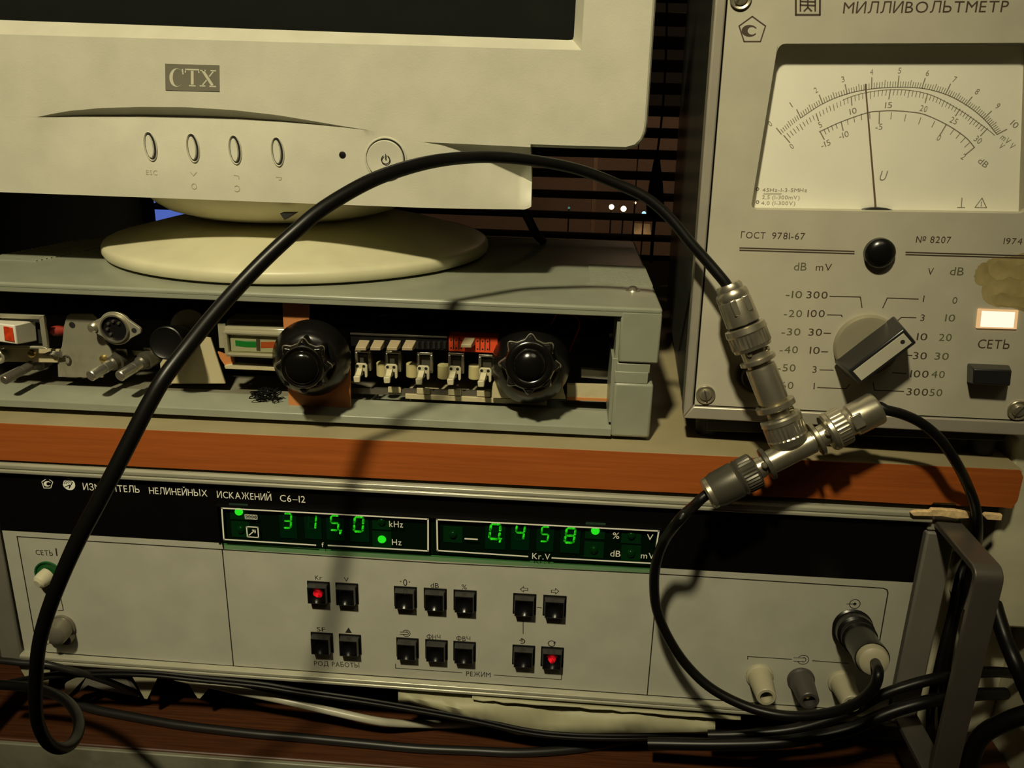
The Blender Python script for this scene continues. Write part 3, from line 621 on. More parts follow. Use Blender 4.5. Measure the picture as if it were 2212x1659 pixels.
mb.prism(Frame((TX0, 0, 0), (0, -1, 0), (0, 0, 1)), [(-y, z) for y, z in pr], 0, -(24.6-TX0)); obj('tray', mb, M['tuner'], tu, bev=.3, recalc=True)
mb = MB(); mb.prism(HZ(0), [(-313, TY), (-310, TY), (-265, TBK), (-268, TBK)], -149, TZ-1); mb.wbox(-268, TX1, TBK-3, TBK, -149, TZ-1); obj('rear_shell', mb, M['dark'], tu)
for x in (-270, 20):
    for y in (30, 170): obj('rubber_foot', MB().rev((x, y, -149), (x, y, TB(x)), [(0, 7), (-TB(x)-149.1, 6.4)], 20), M['black'], tu)
# lid vents and screw
for i in range(17):
    y = 57+3.1*i
    obj('vent_rib', MB().wbox(12.5 if i > 0 else 11, TX1-.4, y, y+1.5, TZ-.2, TZ+.55), M['tuner'], tu)
for i in range(22):
    y = 60+3.1*i
    xl_ = -314+46*(y-TY)/(TBK-TY); obj('vent_rib', MB().wbox(xl_+.2, xl_+30, y, y+1.5, TZ-.2, TZ+.55), M['tuner'], tu)
p = atz(1367, 628, TZ); obj('lid_screw', MB().rev(p, p+np.array([0, 0, 5]), [(0, 3.4), (.4, 3.2), (.5, 2.2), (1.6, 2.0), (2.2, 1.1), (2.3, .2)], 20), M['screwm'], tu)
def pp(y, pts, d0, d1, name, mt, parent=tu, **k):
    F = PY(y); return obj(name, MB().prism(F, F.Ls(pts), d0, d1), mt, parent, **k)
def s2(x, y): return (x/6.38, 640+y/6.38)           # crop coordinates used while measuring
def s3(x, y): return (300+x/6.38, 640+y/6.38)
def s5(x, y): return (740+x/6.38, 640+y/6.38)
# dark chassis in the depth, chassis rails
obj('chassis', MB().wbox(TX0+5, 24, 60, 180, -146, -116), M['dark'], tu)
mb = MB(); mb.wbox(-288, -92, 27.2, 60, -146.4, -143.6); obj('chassis_rail', mb, M['steel'], tu, bev=.3)
mb = MB(); mb.wbox(-75, -6, 29, 60, -142, -139.5); obj('chassis_strip', mb, M['pcb2'], tu, bev=.2)
# mains slider with white rocker
F = PY(19); fr = obj('slide_switch', MB(), M['steel'], tu) if 0 else None
q = F.Ls([(-22, 677), (95, 681), (105, 753), (-20, 750)])
mb = MB(); inn = [(q[0][0]+2, q[0][1]-2), (q[1][0]-2.4, q[1][1]-2), (q[2][0]-2.4, q[2][1]+1), (q[3][0]+2, q[3][1]+1)]
for i in range(4): j = (i+1) % 4; mb.prism(F, [q[i], q[j], inn[j], inn[i]], -1, .6)
sw = obj('mains_switch', mb, M['steel'], tu, bev=.2, label='white rocker switch with red insert')
obj('switch_well', MB().prism(F, inn, -8, -5), M['dark'], sw)
pa = F.L(-20, 700, 4); pb = F.L(73, 747, 0); A = F.Ls([(-30, 697), (28, 704), (35, 745.5), (-30, 736)], 9); B = F.Ls([(-14, 694), (66, 697), (70, 741), (-14, 738)], 0)
obj('rocker', MB().prism(F, B, -4, 8, A), M['white'], sw, bev=.5)
Ar = F.Ls([(5, 705.5), (24.5, 709), (29.5, 740), (8, 736)], 9); mb = MB()
mb.prism(F, Ar, 7.2, 8.4); obj('rocker_insert', mb, M['redins'], sw, bev=.15)
# jack bracket
pp(24, [(-10, 750), (128, 755), (124, 783), (-10, 781)], -1.2, 0, 'jack_bracket', M['pcb2'])
F = PY(23); c = F.L(7, 767); obj('jack_socket', MB().rev(F.P(*c, 0), F.P(*c, 9), [(0, 3.3), (4, 3.3), (4.3, 2.9), (4.3, 2.1), (2, 2.0), (2, .2)], 24), M['steel'], tu, bev=0)
obj('bracket_screw', MB().rev(PY(23).P(*PY(23).L(70, 764), 0), PY(23).P(*PY(23).L(70, 764), 9), [(0, 2.0), (1.2, 1.8), (1.8, .9), (1.9, .2)], 16), M['brass'], tu)
# potentiometers with long shafts
def pot(back, front, rb, rf, yb, yf, body, mt, lab=None):
    A = at(*back, yb); B = at(*front, yf); L = np.linalg.norm(B-A); k = ((B-CAM)@FW)/FPX; r = rf*k
    o = obj('potentiometer', MB().rev(A, B, [(-6, body), (2, body), (2.5, body*.75), (5, r*1.35), (6, r*1.1), (6.2, r), (6.4, r*.5)], 24), M['dchrome'], tu)
    obj('shaft', MB().rev(A, B, [(6, r), (L*.52, r), (L*.525, r*.93), (L*.55, r*.93), (L*.555, r), (L-.4, r), (L, r*.86), (L+.01, .1)], 24), mt, o)
    obj('solder_tag', MB().box(PY(yb), A[0]-1.5, A[0]+4.5, A[2]+body*.5, A[2]+body*.5+3.4, -1, -.4), M['chrome'], o)
pot((86, 779), (8, 822), 12, 10, 30, 8, 4.6, M['shaft'])
pot((256, 778), (195, 812.5), 13, 12, 28, 9, 4.6, M['alu']); pot((318, 776), (258, 813), 13, 12, 28, 9, 4.6, M['alu'])
# bracket plate with a hole and the round multi-pin socket
poly = [s2(*p) for p in [(880, 410), (920, 270), (960, 242), (1270, 245), (1330, 300), (1450, 600), (1530, 760), (1545, 810), (1440, 900), (1420, 1122), (800, 1112), (790, 830), (850, 690), (862, 600)]]
pl = pp(25, poly, -1.2, 0, 'bracket_plate', M['steel'], bev=.2)
F = PY(24.9); c = F.L(*s2(993, 395)); obj('bracket_hole', MB().disc(F, c, 1.5, 0, .05), M['hole'], pl)
c = F.L(*s2(1430, 862)); obj('bracket_screw', MB().rev(F.P(*c, 0), F.P(*c, 5), [(0, 2), (1, 1.8), (1.5, .8), (1.55, .1)], 16), M['brass'], pl)
c = F.L(*s2(935, 870)); mb = MB(); mb.tube([F.P(c[0]+1.4*math.cos(t), c[1]+2.1*math.sin(t), .5) for t in np.linspace(-2.2, 2.0, 10)], .42, 8, 3); obj('wire_loop', mb, M['dchrome'], pl)
mb = MB()
for k in range(5): mb.tube([at(*s2(600+30*k, 800+8*k), 24), at(*s2(700, 765+9*k), 21), at(*s2(860, 770+18*k), 23)], .28, 6, 4)
obj('wire_strands', mb, M['dchrome'], pl)
F = PY(20); c = F.L(250.8, 708.5); R = abs(F.L(250.8+36, 708.5)[0]-c[0])
hull = []; tip1 = np.array(F.L(203, 706))-np.array(c); tip2 = np.array(F.L(297, 713))-np.array(c)
for t in range(-58, 59, 14): hull.append((c[0]+R*math.cos(math.radians(90+t)), c[1]+R*math.sin(math.radians(90+t))))
L2 = [(c[0]+tip1[0]+2.3*math.cos(math.radians(a)), c[1]+tip1[1]+2.3*math.sin(math.radians(a))) for a in range(130, 235, 20)]
hb_ = [(c[0]+R*math.cos(math.radians(270+t)), c[1]+R*math.sin(math.radians(270+t))) for t in range(-58, 59, 14)]
R2 = [(c[0]+tip2[0]+2.0*math.cos(math.radians(a)), c[1]+tip2[1]+2.0*math.sin(math.radians(a))) for a in range(-50, 55, 20)]
ds = obj('multi_pin_socket', MB().prism(F, hull+L2+hb_+R2, -1, .8), M['steel'], tu, bev=.25, label='round black socket in a diamond steel flange')
ri = R*.80; obj('socket_ring', MB().ring(F, c, ri*.93, ri*1.04, .5, 2.2), M['chrome'], ds)
obj('socket_insert', MB().disc(F, c, ri*.93, .5, .95), M['black'], ds)
for a in (50, 95, 140, 185, 230): obj('socket_pin', MB().rev(F.P(c[0]+ri*.55*math.cos(math.radians(a)), c[1]+ri*.55*math.sin(math.radians(a)), .9), F.P(c[0]+ri*.55*math.cos(math.radians(a)), c[1]+ri*.55*math.sin(math.radians(a)), 5), [(0, .75), (1, .7), (1.1, .4)], 10), M['dchrome'], ds)
q = F.L(203, 707); obj('socket_screw', MB().rev(F.P(*q, .8), F.P(*q, 5), [(0, 2.5), (.9, 2.4), (1.7, 1.5), (1.9, .2)], 18), M['screwm'], ds)
q = F.L(291.5, 713); obj('flange_hole', MB().disc(F, q, 1.25, .8, .86), M['hole'], ds)
A = at(136, 713, 30); B = at(110, 716, 26); obj('red_capacitor', MB().rev(A, B, [(-6, 2.6), (3, 2.6), (5, 2.2), (6, 1)], 16), M['redcap'], tu)
pp(34, [(243, 757), (330, 759), (330, 769), (243, 766)], -1, 0, 'terminal_board', M['pcb2'])
# second plate with the black push knob
p2 = pp(30, [s3(*p) for p in [(290, 930), (330, 870), (560, 500), (700, 430), (900, 560), (985, 575), (1190, 1205), (315, 1205)]], -1.2, 0, 'mounting_plate', M['pcb2'], bev=.2)
A = at(*s3(690, 420), 40); B = at(*s3(680, 400), 33); obj('rotary_body', MB().rev(A, B, [(-8, 8.5), (4, 8.5), (6, 8)], 26), M['steel'], tu)
A = at(395, 735, 29); B = at(358, 741, 9); L = np.linalg.norm(B-A); r = 37*((B-CAM)@FW)/FPX
bk = obj('round_knob', MB().rev(A, B, [(0, r*.93), (L*.3, r*.97), (L-1.2, r), (L-.3, r*.97), (L, r*.9), (L-.5, r*.72), (L-.8, r*.2)], 40), M['knob'], tu)
# tuning indicator
F = PY(20); q = F.Ls([(479, 707), (640, 712), (640, 776), (486, 773)])
vi = obj('tuning_indicator', MB().prism(F, q, -9, -1.2), M['vucase'], tu, bev=1.2, label='little tuning gauge with green and orange arc')
a0, a1 = q[0][0], q[1][0]; b1, b0 = q[0][1], q[3][1]
mb = MB()
inn = F.Ls([(496, 722), (632, 727), (632, 765), (498, 760)]); out = [(a0+1, b1-1), (a1, b1-1), (a1, b0+1), (a0+1, b0+1)]
obj('gauge_face', MB().prism(F, F.Ls([(496, 723), (632, 728), (632, 764), (498, 759)]), -1.2, -.9), M['vuface'], vi)
obj('gauge_bezel', MB().tube([F.P(*p, 0) for p in [(a0+1.5, b1-2.2), (a1, b1-2.2)]], 1.3, 10, 1).tube([F.P(*p, 0) for p in [(a0+1.5, b0+2.2), (a1, b0+2.2)]], 1.3, 10, 1).tube([F.P(*p, 0) for p in [(a0+1.5, b1-2.2), (a0+1.9, b0+2.2)]], 1.3, 10, 1), M['vucase'], vi)
obj('green_arc', MB().prism(F, F.Ls([(506.5, 736), (530, 738.5), (552, 738.5), (552, 751.5), (530, 751), (507.5, 748)]), -.9, -.8), M['green'], vi)
obj('orange_arc', MB().prism(F, F.Ls([(562, 740), (600, 739), (632, 736), (632, 750), (600, 752), (562, 753)]), -.9, -.8), M['orange'], vi)
obj('gauge_pointer', MB().prism(F, F.Ls([(552, 732), (560, 732), (561, 758), (553, 757.5)]), -.75, -.6), M['vun'], vi)
obj('gauge_cover', MB().box(F, a0+1.6, a1-1, b0+1.8, b1-1.8, .6, .9), M['clear'], vi)
obj('gauge_lug', MB().prism(F, F.Ls([(463, 703), (480, 703), (484, 757), (467, 757)]), -5, -3.5), M['vucase'], vi, bev=.4)
obj('gauge_coil', MB().prism(PY(30), PY(30).Ls([(489, 690), (640, 692), (640, 708), (487, 706)]), -12, 0), M['vucase'], vi, bev=.8)
pp(26, [(470, 760), (505, 770), (508, 792), (486, 790), (476, 775)], -1, 0, 'copper_tab', M['pcb'])
pp(24, [(484, 790), (510, 786), (640, 797), (640, 804), (486, 797)], -3, 0, 'gauge_shelf', M['pcb2'], bev=.3)
mb = MB(); rg = np.random.RandomState(4)
for k in range(34):
    c = at(572+rg.uniform(-22, 24), 852+rg.uniform(-6, 4), 20); mb.tube([c+rg.uniform(-3, 3, 3)*np.array([1, 1, .6])+np.array([0, 0, .5]) for _ in range(4)], .28, 5, 4)
f_ = obj('dust_fluff', mb, M['matte'], tu); f_['kind'] = 'stuff'
# copper clad plate behind the large knob
cp = pp(18.5, [(610, 655), (667, 658), (668, 705), (756, 765), (757, 884), (624, 877), (612, 700)], -1.4, 0, 'copper_plate', M['pcb'], bev=.1)
# the two large fluted knobs
def bigknob(cb, rb, yb, cf, rf, yf, rd, lab):
    A = at(*cb, yb); B = at(*cf, yf); ax = (B-A); L = np.linalg.norm(ax); ax /= L
    kb = ((A-CAM)@FW)/FPX; kf = ((B-CAM)@FW)/FPX; R0 = rb*kb; R1 = rf*kf; R2 = rd*kf
    o = obj('fluted_knob', MB().rev(A, B, [(-1.5, R0*.97), (0, R0), (1.2, R0*.995), (L*.30, R0*.84), (L*.42, R0*.73), (L*.5, R0*.6)], 56), M['knob'], tu, ang=40, label=lab)
    ex_ = np.cross([0, 0, 1.0], ax); F = Frame(A, ex_, np.cross(ax, ex_))
    star = []
    n = 8
    for i in range(96):
        t = 2*math.pi*i/96+math.pi/2; g = abs(math.cos(n*(t-math.pi/2)/2))**5; r = R1*(.86+.2*g); star.append((r*math.cos(t), r*math.sin(t)))
    mb = MB(); mb.prism(F, [(x*1.03, y*1.03) for x, y in star], L*.28, L*.80, star)
    mb.prism(F, star, L*.80, L*.94, [(x*.93, y*.93) for x, y in star])
    obj('knob_grip', mb, M['knob'], o, bev=.35)
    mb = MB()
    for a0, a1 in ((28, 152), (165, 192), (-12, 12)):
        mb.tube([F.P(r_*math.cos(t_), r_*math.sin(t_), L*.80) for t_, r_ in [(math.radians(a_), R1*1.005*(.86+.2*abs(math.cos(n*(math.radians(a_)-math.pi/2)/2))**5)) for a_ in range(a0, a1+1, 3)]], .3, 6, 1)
    obj('worn_lit_edge', mb, M['worn'], o, 'worn edge with painted highlight')  # pale rim tube: wear, with the edge highlight put into its colour
    obj('knob_cap', MB().rev(A, B, [(L*.90, R1*.82), (L*.97, R1*.82), (L, R1*.76), (L-.3, R2*1.05), (L-.5, R2), (L+.6, R2*.93), (L+1.6, R2*.7), (L+2.2, R2*.35), (L+2.3, .1)], 48), M['knob2'], o, ang=50)
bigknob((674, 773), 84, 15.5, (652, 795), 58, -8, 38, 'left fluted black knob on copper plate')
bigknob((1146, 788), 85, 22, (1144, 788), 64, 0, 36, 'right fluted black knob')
pp(26, [(1064, 829), (1085, 800), (1205, 800), (1222, 862), (1062, 860)], -1.2, 0, 'knob_bracket', M['pcb2'], bev=.2)
A = at(1160, 780, 42); obj('rotary_body', MB().rev(A, A+np.array([0, -12, 0]), [(0, 14), (11, 14), (12, 13)], 28), M['dchrome'], tu)
# push-button strip
F = PY(26); q = F.Ls([(757, 720), (967, 728), (967, 757), (757, 757)])
ks = obj('key_strip', MB().box(F, q[0][0], q[1][0], q[2][1], q[1][1], -10, 0), M['black'], tu, bev=.2, label='black key strip with four beige keys')
obj('strip_lip', MB().prism(F, F.Ls([(757, 717.5), (967, 725.5), (967, 729.5), (757, 722)]), -6, 1), M['dchrome'], ks, bev=.2)
for u in (902, 914, 926, 938, 949, 961):
    A = F.L(u, 752); B = F.L(u, 738); obj('empty_slot', MB().tube([F.P(*A, .4), F.P(*B, .4)], .75, 10, 1), M['btntop'], ks)
def keycap(F, u0, v0, par, lab=None):
    top = F.Ls([(u0+6, v0-8), (u0+30, v0-8), (u0+30, v0+10), (u0+6, v0+10)], 0)
    cx = (top[0][0]+top[1][0])/2; w = abs(top[1][0]-top[0][0])/2
    B = F.Ls([(u0, v0+7), (u0+22, v0+8), (u0+22, v0+14.5), (u0-1, v0+14)], 6)
    Z = F.Ls([(u0+8, v0-9), (u0+31, v0-8), (u0+31, v0+8), (u0+8, v0+8)], 0)
    obj('key', MB().prism(F, Z, 0, 6, B), M['key'], par, bev=.25)
for u in (768, 800, 835.5, 868.5): keycap(F, u, 743, ks)
q = F.Ls([(969, 724), (1075, 728.5), (1072, 762), (969, 757)])
rb = obj('orange_key_block', MB().box(F, q[0][0], q[1][0], q[3][1]-.3, q[0][1]-.3, -8, 0), M['redblk'], tu, bev=.15, label='orange red key block with one grey key')
for u in (980, 991.5, 1026, 1037, 1048, 1058):
    A = F.L(u, 728+.04*(u-969)); B = F.L(u, 754+.04*(u-969)); obj('block_slot', MB().box(F, A[0]-.22, A[0]+.22, B[1], A[1], -.5, .06), M['hole'], rb)
mb = MB()
for u in (974.5, 985.5, 996, 1031.5, 1042.5, 1053.5):
    for v in (734.5, 751.5):
        A = F.L(u, v+.04*(u-969)); mb.disc(F, A, .42, 0, .06, 10)
obj('block_holes', mb, M['hole'], rb)['kind'] = 'stuff'
keycap(F, 996, 737, rb)
# five lever switches with clips, and pale paper rolls between them
F = PY(24)
for i, (u, v) in enumerate(((770, 812), (835, 814), (904, 817), (972, 818), (1038, 822))):
    a, b = F.L(u+8, v-16); k = abs(F.L(u+1, v)[0]-F.L(u, v)[0])
    pl = rrect(a-2.6, a+3.4, b-4.6, b+2.6, 1.0, 3); pl = [(a-2.4, b-1.2), (a-2.4, b+1.8), (a-1.6, b+2.6), (a+2.6, b+2.6), (a+3.5, b+1.7), (a+3.5, b-3.6), (a+3.0, b-4.4), (a+2.3, b-4.2), (a+2.1, b-1.2)]
    lv = obj('lever_switch', MB().prism(F, pl, -1, .5), M['lever'], tu, bev=.25)
    obj('lever_arm', MB().prism(F, [(a-1.9, b-2.4), (a+1.4, b-2.4), (a+1.4, b+.4), (a-1.9, b+.4)], .3, 6.5, F.Ls([(u-7, v+1), (u+7, v+1), (u+8, v+15), (u-6, v+15)], 6.5)), M['lever'], lv, bev=.45)
    for dx in (-1.2, 1.9): obj('lever_eye', MB().disc(F, (a+dx, b+1.3), .75, .45, .56, 14), M['hole'], lv)
    mb = MB(); w = 3.8
    mb.box(F, a-w+.7, a+w+.7, b+7.0, b+8.2, -7, -3); mb.box(F, a-w+.7, a-w+1.9, b+1.5, b+7.0, -7, -3); mb.box(F, a+w-.5, a+w+.7, b-2, b+7.0, -7, -3)
    obj('spring_clip', mb, M['chrome'], lv, bev=.2)
    mb = MB(); mb.box(F, a-3.0, a+4.2, b-2, b+5.6, -12, -6); obj('switch_body', mb, M['dchrome'], lv, bev=.4)
    if i < 4:
        x0, z0 = F.L(u+50, v-6); obj('paper_roll', MB().rev((x0, 31, z0-3.6), (x0, 31, z0+9), [(0, 2.6), (.4, 3.0), (6.6, 3.0), (6.9, 2.7), (7.0, 1.2)], 18), M['paper'], tu)
pp(30, [(762, 838), (1062, 846), (1062, 860), (762, 850)], -2, 0, 'switch_rail', M['shaft'])
for u0 in (838, 900, 968, 1030):
    v0 = 836+(u0-838)*.045; pp(29, [(u0, v0), (u0+28, v0+1), (u0+28, v0+13), (u0, v0+12)], -1, 0, 'solder_pad', M['pcb2'], bev=.15)
# right side of the chassis
pp(46, [(1255, 797), (1330, 803), (1330, 822), (1255, 816)], -4, 0, 'terminal_bar', M['white'], bev=.3)
pp(36, [(1225, 831), (1332, 834), (1330, 862), (1225, 858)], -3, 0, 'insulating_strip', M['pcb2']); pp(35.5, [(1225, 858), (1330, 862), (1329, 868), (1225, 864)], -3, 0, 'copper_rail', M['pcb'])
mb = MB()
for k, (c0, c1, c2) in enumerate((((1230, 760), (1250, 690), (1180, 672)), ((790, 700), (830, 680), (900, 690)), ((1190, 700), (1215, 672), (1290, 690)))):
    mb = MB().tube([at(*c0, 60), at(*c1, 55), at(*c2, 70)], .5, 6, 6); obj('hookup_wire', mb, M['redcap'] if k != 1 else M['rubber2'], tu)

# ------------------------------------------------------------------ millivoltmeter
p0 = at(1478, 904, 8); ya = math.radians(4.0)
FM = Frame(p0, (math.cos(ya), -math.sin(ya), math.tan(math.radians(1.15))), (0, 0, 1))
mv = thing('millivoltmeter', 'grey millivoltmeter with needle dial and range knob at the right', 'meter', (130, 100, TB(130)))
def mq(*pts): return FM.Ls(pts)
TOP = -330   # top of the case, above the frame of the photo (pixel row)
ol = mq((1478, 904), (2250, 940)); oR = ol[1][0]; oT = FM.L(1600, TOP)[1]
bl2 = FM.L(1475, 893); tl2 = FM.L(1545, 0)
def edgeL(b, off=0): t = (b-bl2[1])/(tl2[1]-bl2[1]); return bl2[0]+(tl2[0]-bl2[0])*t+off
fb = lambda b: b
outer = [(edgeL(0)+2, 0.0), (oR-2, .3), (oR, 2.2), (oR, oT), (edgeL(oT), oT), (edgeL(2), 2.2)]
ins = 3.6
pb = mq((1497, 878), (2234, 913)); pt = [(edgeL(oT)+4.2, oT-4.2), (oR-4, oT-4.2)]
inner = [pb[0], pb[1], pt[1], pt[0]]
mb = MB(); o4 = [(edgeL(0)+.3, 0), (oR, .2), (oR, oT), (edgeL(oT), oT)]
for i in range(4): j = (i+1) % 4; mb.prism(FM, [o4[i], o4[j], inner[j], inner[i]], -14, 0)
obj('front_frame', mb, M['mvframe'], mv, bev=.7)
mb = MB(); mid = [(a*.5+c*.5, b*.5+d*.5) for (a, b), (c, d) in zip(o4, inner)]
gk = [(inner[0][0]+2, inner[0][1]+2), (inner[1][0]-2, inner[1][1]+2), (inner[2][0]-2, inner[2][1]-2), (inner[3][0]+2, inner[3][1]-2)]; mb = MB()
for i in range(4): j = (i+1) % 4; mb.prism(FM, [inner[i], inner[j], gk[j], gk[i]], -13, -3.4)
obj('front_gasket', mb, M['band'], mv)
# panel with the dial opening cut out
win = mq((1622, 453), (2218, 462), (2231, 92), (1681, 94))
pin = [(inner[0][0]+.7, inner[0][1]+.7), (inner[1][0]-.7, inner[1][1]+.7), (inner[2][0]-.7, inner[2][1]-.7), (inner[3][0]+.7, inner[3][1]-.7)]
mb = MB()
for i in range(4): j = (i+1) % 4; mb.prism(FM, [pin[i], pin[j], win[j], win[i]], -2.6, -.6)
obj('front_panel', mb, M['mvpanel'], mv)
PD = -.6; DP = -7.8
def wq(k, d): return [(a+sx*k, b+sy*k) for (a, b), sx, sy in zip(win, (1, -1, -1, 1), (1, 1, -1, -1))]
mb = MB()
for i in range(4): j = (i+1) % 4; mb.prism(FM, [win[i], win[j], wq(-.8, 0)[j], wq(-.8, 0)[i]], DP, -2.6)
obj('dial_surround', mb, M['mvpanel'], mv)
cr_ = []
for (a, b), s in zip(win, ((1, 1), (-1, 1), (-1, -1), (1, -1))):
    mb = MB(); r = 3.0; pts = [(a, b)]+[(a+s[0]*(r-r*math.sin(math.radians(t))), b+s[1]*(r-r*math.cos(math.radians(t)))) for t in range(0, 91, 15)]
    obj('window_corner', mb.prism(FM, pts, -4, -.61), M['mvpanel'], mv)
dl = obj('dial_plate', MB().prism(FM, wq(-2, 0), DP-1, DP), M['mvdial'], mv)
obj('dial_glass', MB().prism(FM, win, -2.2, -1.4), M['glassclear'], mv)
# dial print
FDL = Frame(FM.P(0, 0, DP), FM.ex, FM.ez)
def d3(x, y): return (1440+x/2.865, y/2.865)
def dpts(pts): return [FDL.L(*d3(*p)) for p in pts]
def spl(pts, k=8): return [tuple(p) for p in crom([np.array(p) for p in pts], k)]
up_o = dpts([(690, 830), (830, 730), (965, 643), (1110, 583), (1268, 550), (1430, 540), (1585, 547), (1730, 585), (1855, 650), (1962, 735), (2045, 832)])
inn_ = dpts([(740, 840), (935, 710), (1145, 597), (1385, 555), (1612, 580), (1812, 680), (1982, 798), (2030, 838)])
dbl = dpts([(945, 815), (1085, 752), (1245, 697), (1320, 688), (1400, 685), (1500, 692), (1600, 710), (1740, 775), (1850, 850), (1905, 912)])
mb = MB(); mb.line(FDL, spl(up_o)[8:], .32, .05); mb.line(FDL, spl(inn_)[14:], .25, .05); mb.line(FDL, spl(dbl), .38, .05)
obj('scale_arcs', mb, M['dialink'], dl)
def ticks(mb, P0, P1, sub, lm, ls, w):
    A = [np.array(p) for p in P0]; B = [np.array(p) for p in P1]; SA = crom(A, sub); SB = crom(B, sub)
    for i, (p, q) in enumerate(zip(SA, SB)):
        f = lm if i % sub == 0 else (ls*1.3 if i*2 % sub == 0 else ls); mb.line(FDL, [tuple(p), tuple(p+(q-p)*f)], w*1.5 if i % sub == 0 else w, .05)
mb = MB()
ua = dpts([(710, 830), (830, 730), (965, 640), (1117, 583), (1268, 550), (1430, 540), (1580, 546), (1725, 585), (1850, 650), (1962, 735), (2045, 832)])
ub = dpts([(680, 793), (805, 678), (945, 588), (1105, 523), (1270, 480), (1438, 470), (1600, 485), (1757, 520), (1890, 600), (2010, 688), (2105, 800)])
ticks(mb, ua, ub, 10, 1, .5, .28)
la = dpts([(725, 838), (925, 703), (1142, 600), (1385, 555), (1615, 580), (1815, 675), (1985, 795)]); lb = dpts([(762, 882), (940, 748), (1147, 652), (1375, 612), (1600, 635), (1788, 717), (1943, 840)])
ticks(mb, la, lb, 10, 1, .6, .28)
xa_ = dpts([(950, 815), (1080, 753), (1317, 690), (1730, 772), (1905, 912)]); xb_ = dpts([(975, 862), (1092, 807), (1315, 765), (1690, 838), (1850, 957)])
ticks(mb, xa_, xb_, 5, 1, .55, .3)
sm = obj('scale_ticks', mb, M['dialink'], dl); sm['kind'] = 'stuff'
mb = MB()
def dtext(s, c, h, w, rot):
    """scale figure centred on crop point c, tilted by rot degrees"""
    x, y = d3(*c); L = w/2.865/2; h = h/2.865; t = math.radians(rot); dx, dy = L*math.cos(t), -L*math.sin(t); ox, oy = -h/2*math.sin(t), h/2*math.cos(t)
    ox, oy = (h/2*math.sin(-t)*-1, h/2*math.cos(t)); text(mb, FDL, s, (x-dx+ox*0-h/2*math.sin(t)*-1*0, y-dy+oy), (x+dx, y+dy+oy), h, .05)
for s, c, r in (('0', (650, 765), 40), ('1', (780, 648), 36), ('2', (930, 558), 28), ('3', (1095, 490), 18), ('4', (1268, 446), 6), ('5', (1440, 437), 0), ('6', (1610, 452), -8), ('7', (1775, 492), -18), ('8', (1912, 567), -28), ('9', (2037, 657), -36), ('10', (2140, 770), -42),
    ('0', (785, 905), 40), ('5', (957, 772), 28), ('10', (1157, 687), 16), ('15', (1372, 650), 2), ('20', (1585, 672), -12), ('25', (1768, 747), -24), ('30', (1915, 866), -36), ('-15', (990, 890), 24), ('-10', (1100, 835), 18), ('-5', (1313, 785), 4), ('0', (1675, 853), -26), ('2', (1825, 970), -34)):
    dtext(s, c, 36, 19 if len(s) == 1 else 44 if len(s) == 2 else 62, r)
for s, c, w, r in (('dB', (1947, 1008), 64, -38), ('mV', (2085, 862), 60, -40), ('V', (2125, 905), 24, -40), ('V', (2060, 905), 24, -40)): dtext(s, c, 36, w, r)
text(mb, FDL, 'U', d3(1312, 1118), d3(1352, 1118), 21, .05, slant=.2)
text(mb, FDL, '45Hz-1-3-5MHz', d3(592, 1187), d3(868, 1189), 8, .05); text(mb, FDL, '2,5 (1-300mV)', d3(590, 1232), d3(822, 1234), 8, .05); text(mb, FDL, '4,0 (1-300V)', d3(585, 1268), d3(795, 1270), 8, .05)
pxline(mb, FDL, [d3(600, 1200), d3(710, 1200)], .25, .05); pxcirc(mb, FDL, d3(562, 1170), 3, .3, .05); pxcirc(mb, FDL, d3(562, 1250), 3, .3, .05)
pxline(mb, FDL, [d3(1800, 1284), d3(1845, 1285)], .4, .05); pxline(mb, FDL, [d3(1828, 1225), d3(1824, 1284)], .35, .05)
pxline(mb, FDL, [d3(1908, 1284), d3(1980, 1286), d3(1952, 1226)], .35, .05, True); pxline(mb, FDL, [d3(1948, 1248), d3(1946, 1278)], .3, .05)
nm_ = obj('scale_figures', mb, M['dialink'], dl)
FN = Frame(FM.P(0, 0, DP+1.0), FM.ex, FM.ez)
q = [FN.L(*d3(*p)) for p in [(1228, 518), (1234, 518), (1300, 1290), (1290, 1290)]]
obj('needle', MB().prism(FN, q, -.15, .15), M['needle'], mv)
q = [FN.L(*d3(*p)) for p in [(1205, 1296), (1225, 1289), (1260, 1283), (1310, 1282), (1360, 1288), (1400, 1299)]]+[FN.L(*d3(1400, 1330)), FN.L(*d3(1205, 1330))]
obj('needle_hub_cover', MB().prism(FN, q, -3, 1.2), M['mvknob'], mv, bev=.2)
# case body
db = 240
mb = MB(); n4 = [(edgeL(0)+.6, 1.2), (oR-.6, 1.2), (oR-.6, oT-1), (edgeL(oT)+.6, oT-1)]
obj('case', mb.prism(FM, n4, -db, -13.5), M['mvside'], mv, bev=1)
A = FM.L(1522, 940, -10); B = FM.L(2180, 940, -10)
zb_ = TB(130)-FM.o[2]
obj('plinth', MB().prism(FM, [(A[0], 1.5), (A[0]+.6, -9.6), (B[0]-1, -6.5), (B[0], 2)], -200, -10), M['plinth'], mv, bev=.6)
for u0, u1, d in ((1500, 1562, -14), (2108, 2165, -14)):
    a0 = FM.L(u0, 945, d)[0]; a1 = FM.L(u1, 945, d)[0]
    for dd in (0, -150):
        P = FM.P((a0+a1)/2, 0, d-6+dd); obj('foot', MB().rev((P[0], P[1], P[2]-2), (P[0], P[1], TB(P[0])), [(0, 6.3), (P[2]-2-TB(P[0]), 5.6)], 22), M['plinth'], mv)
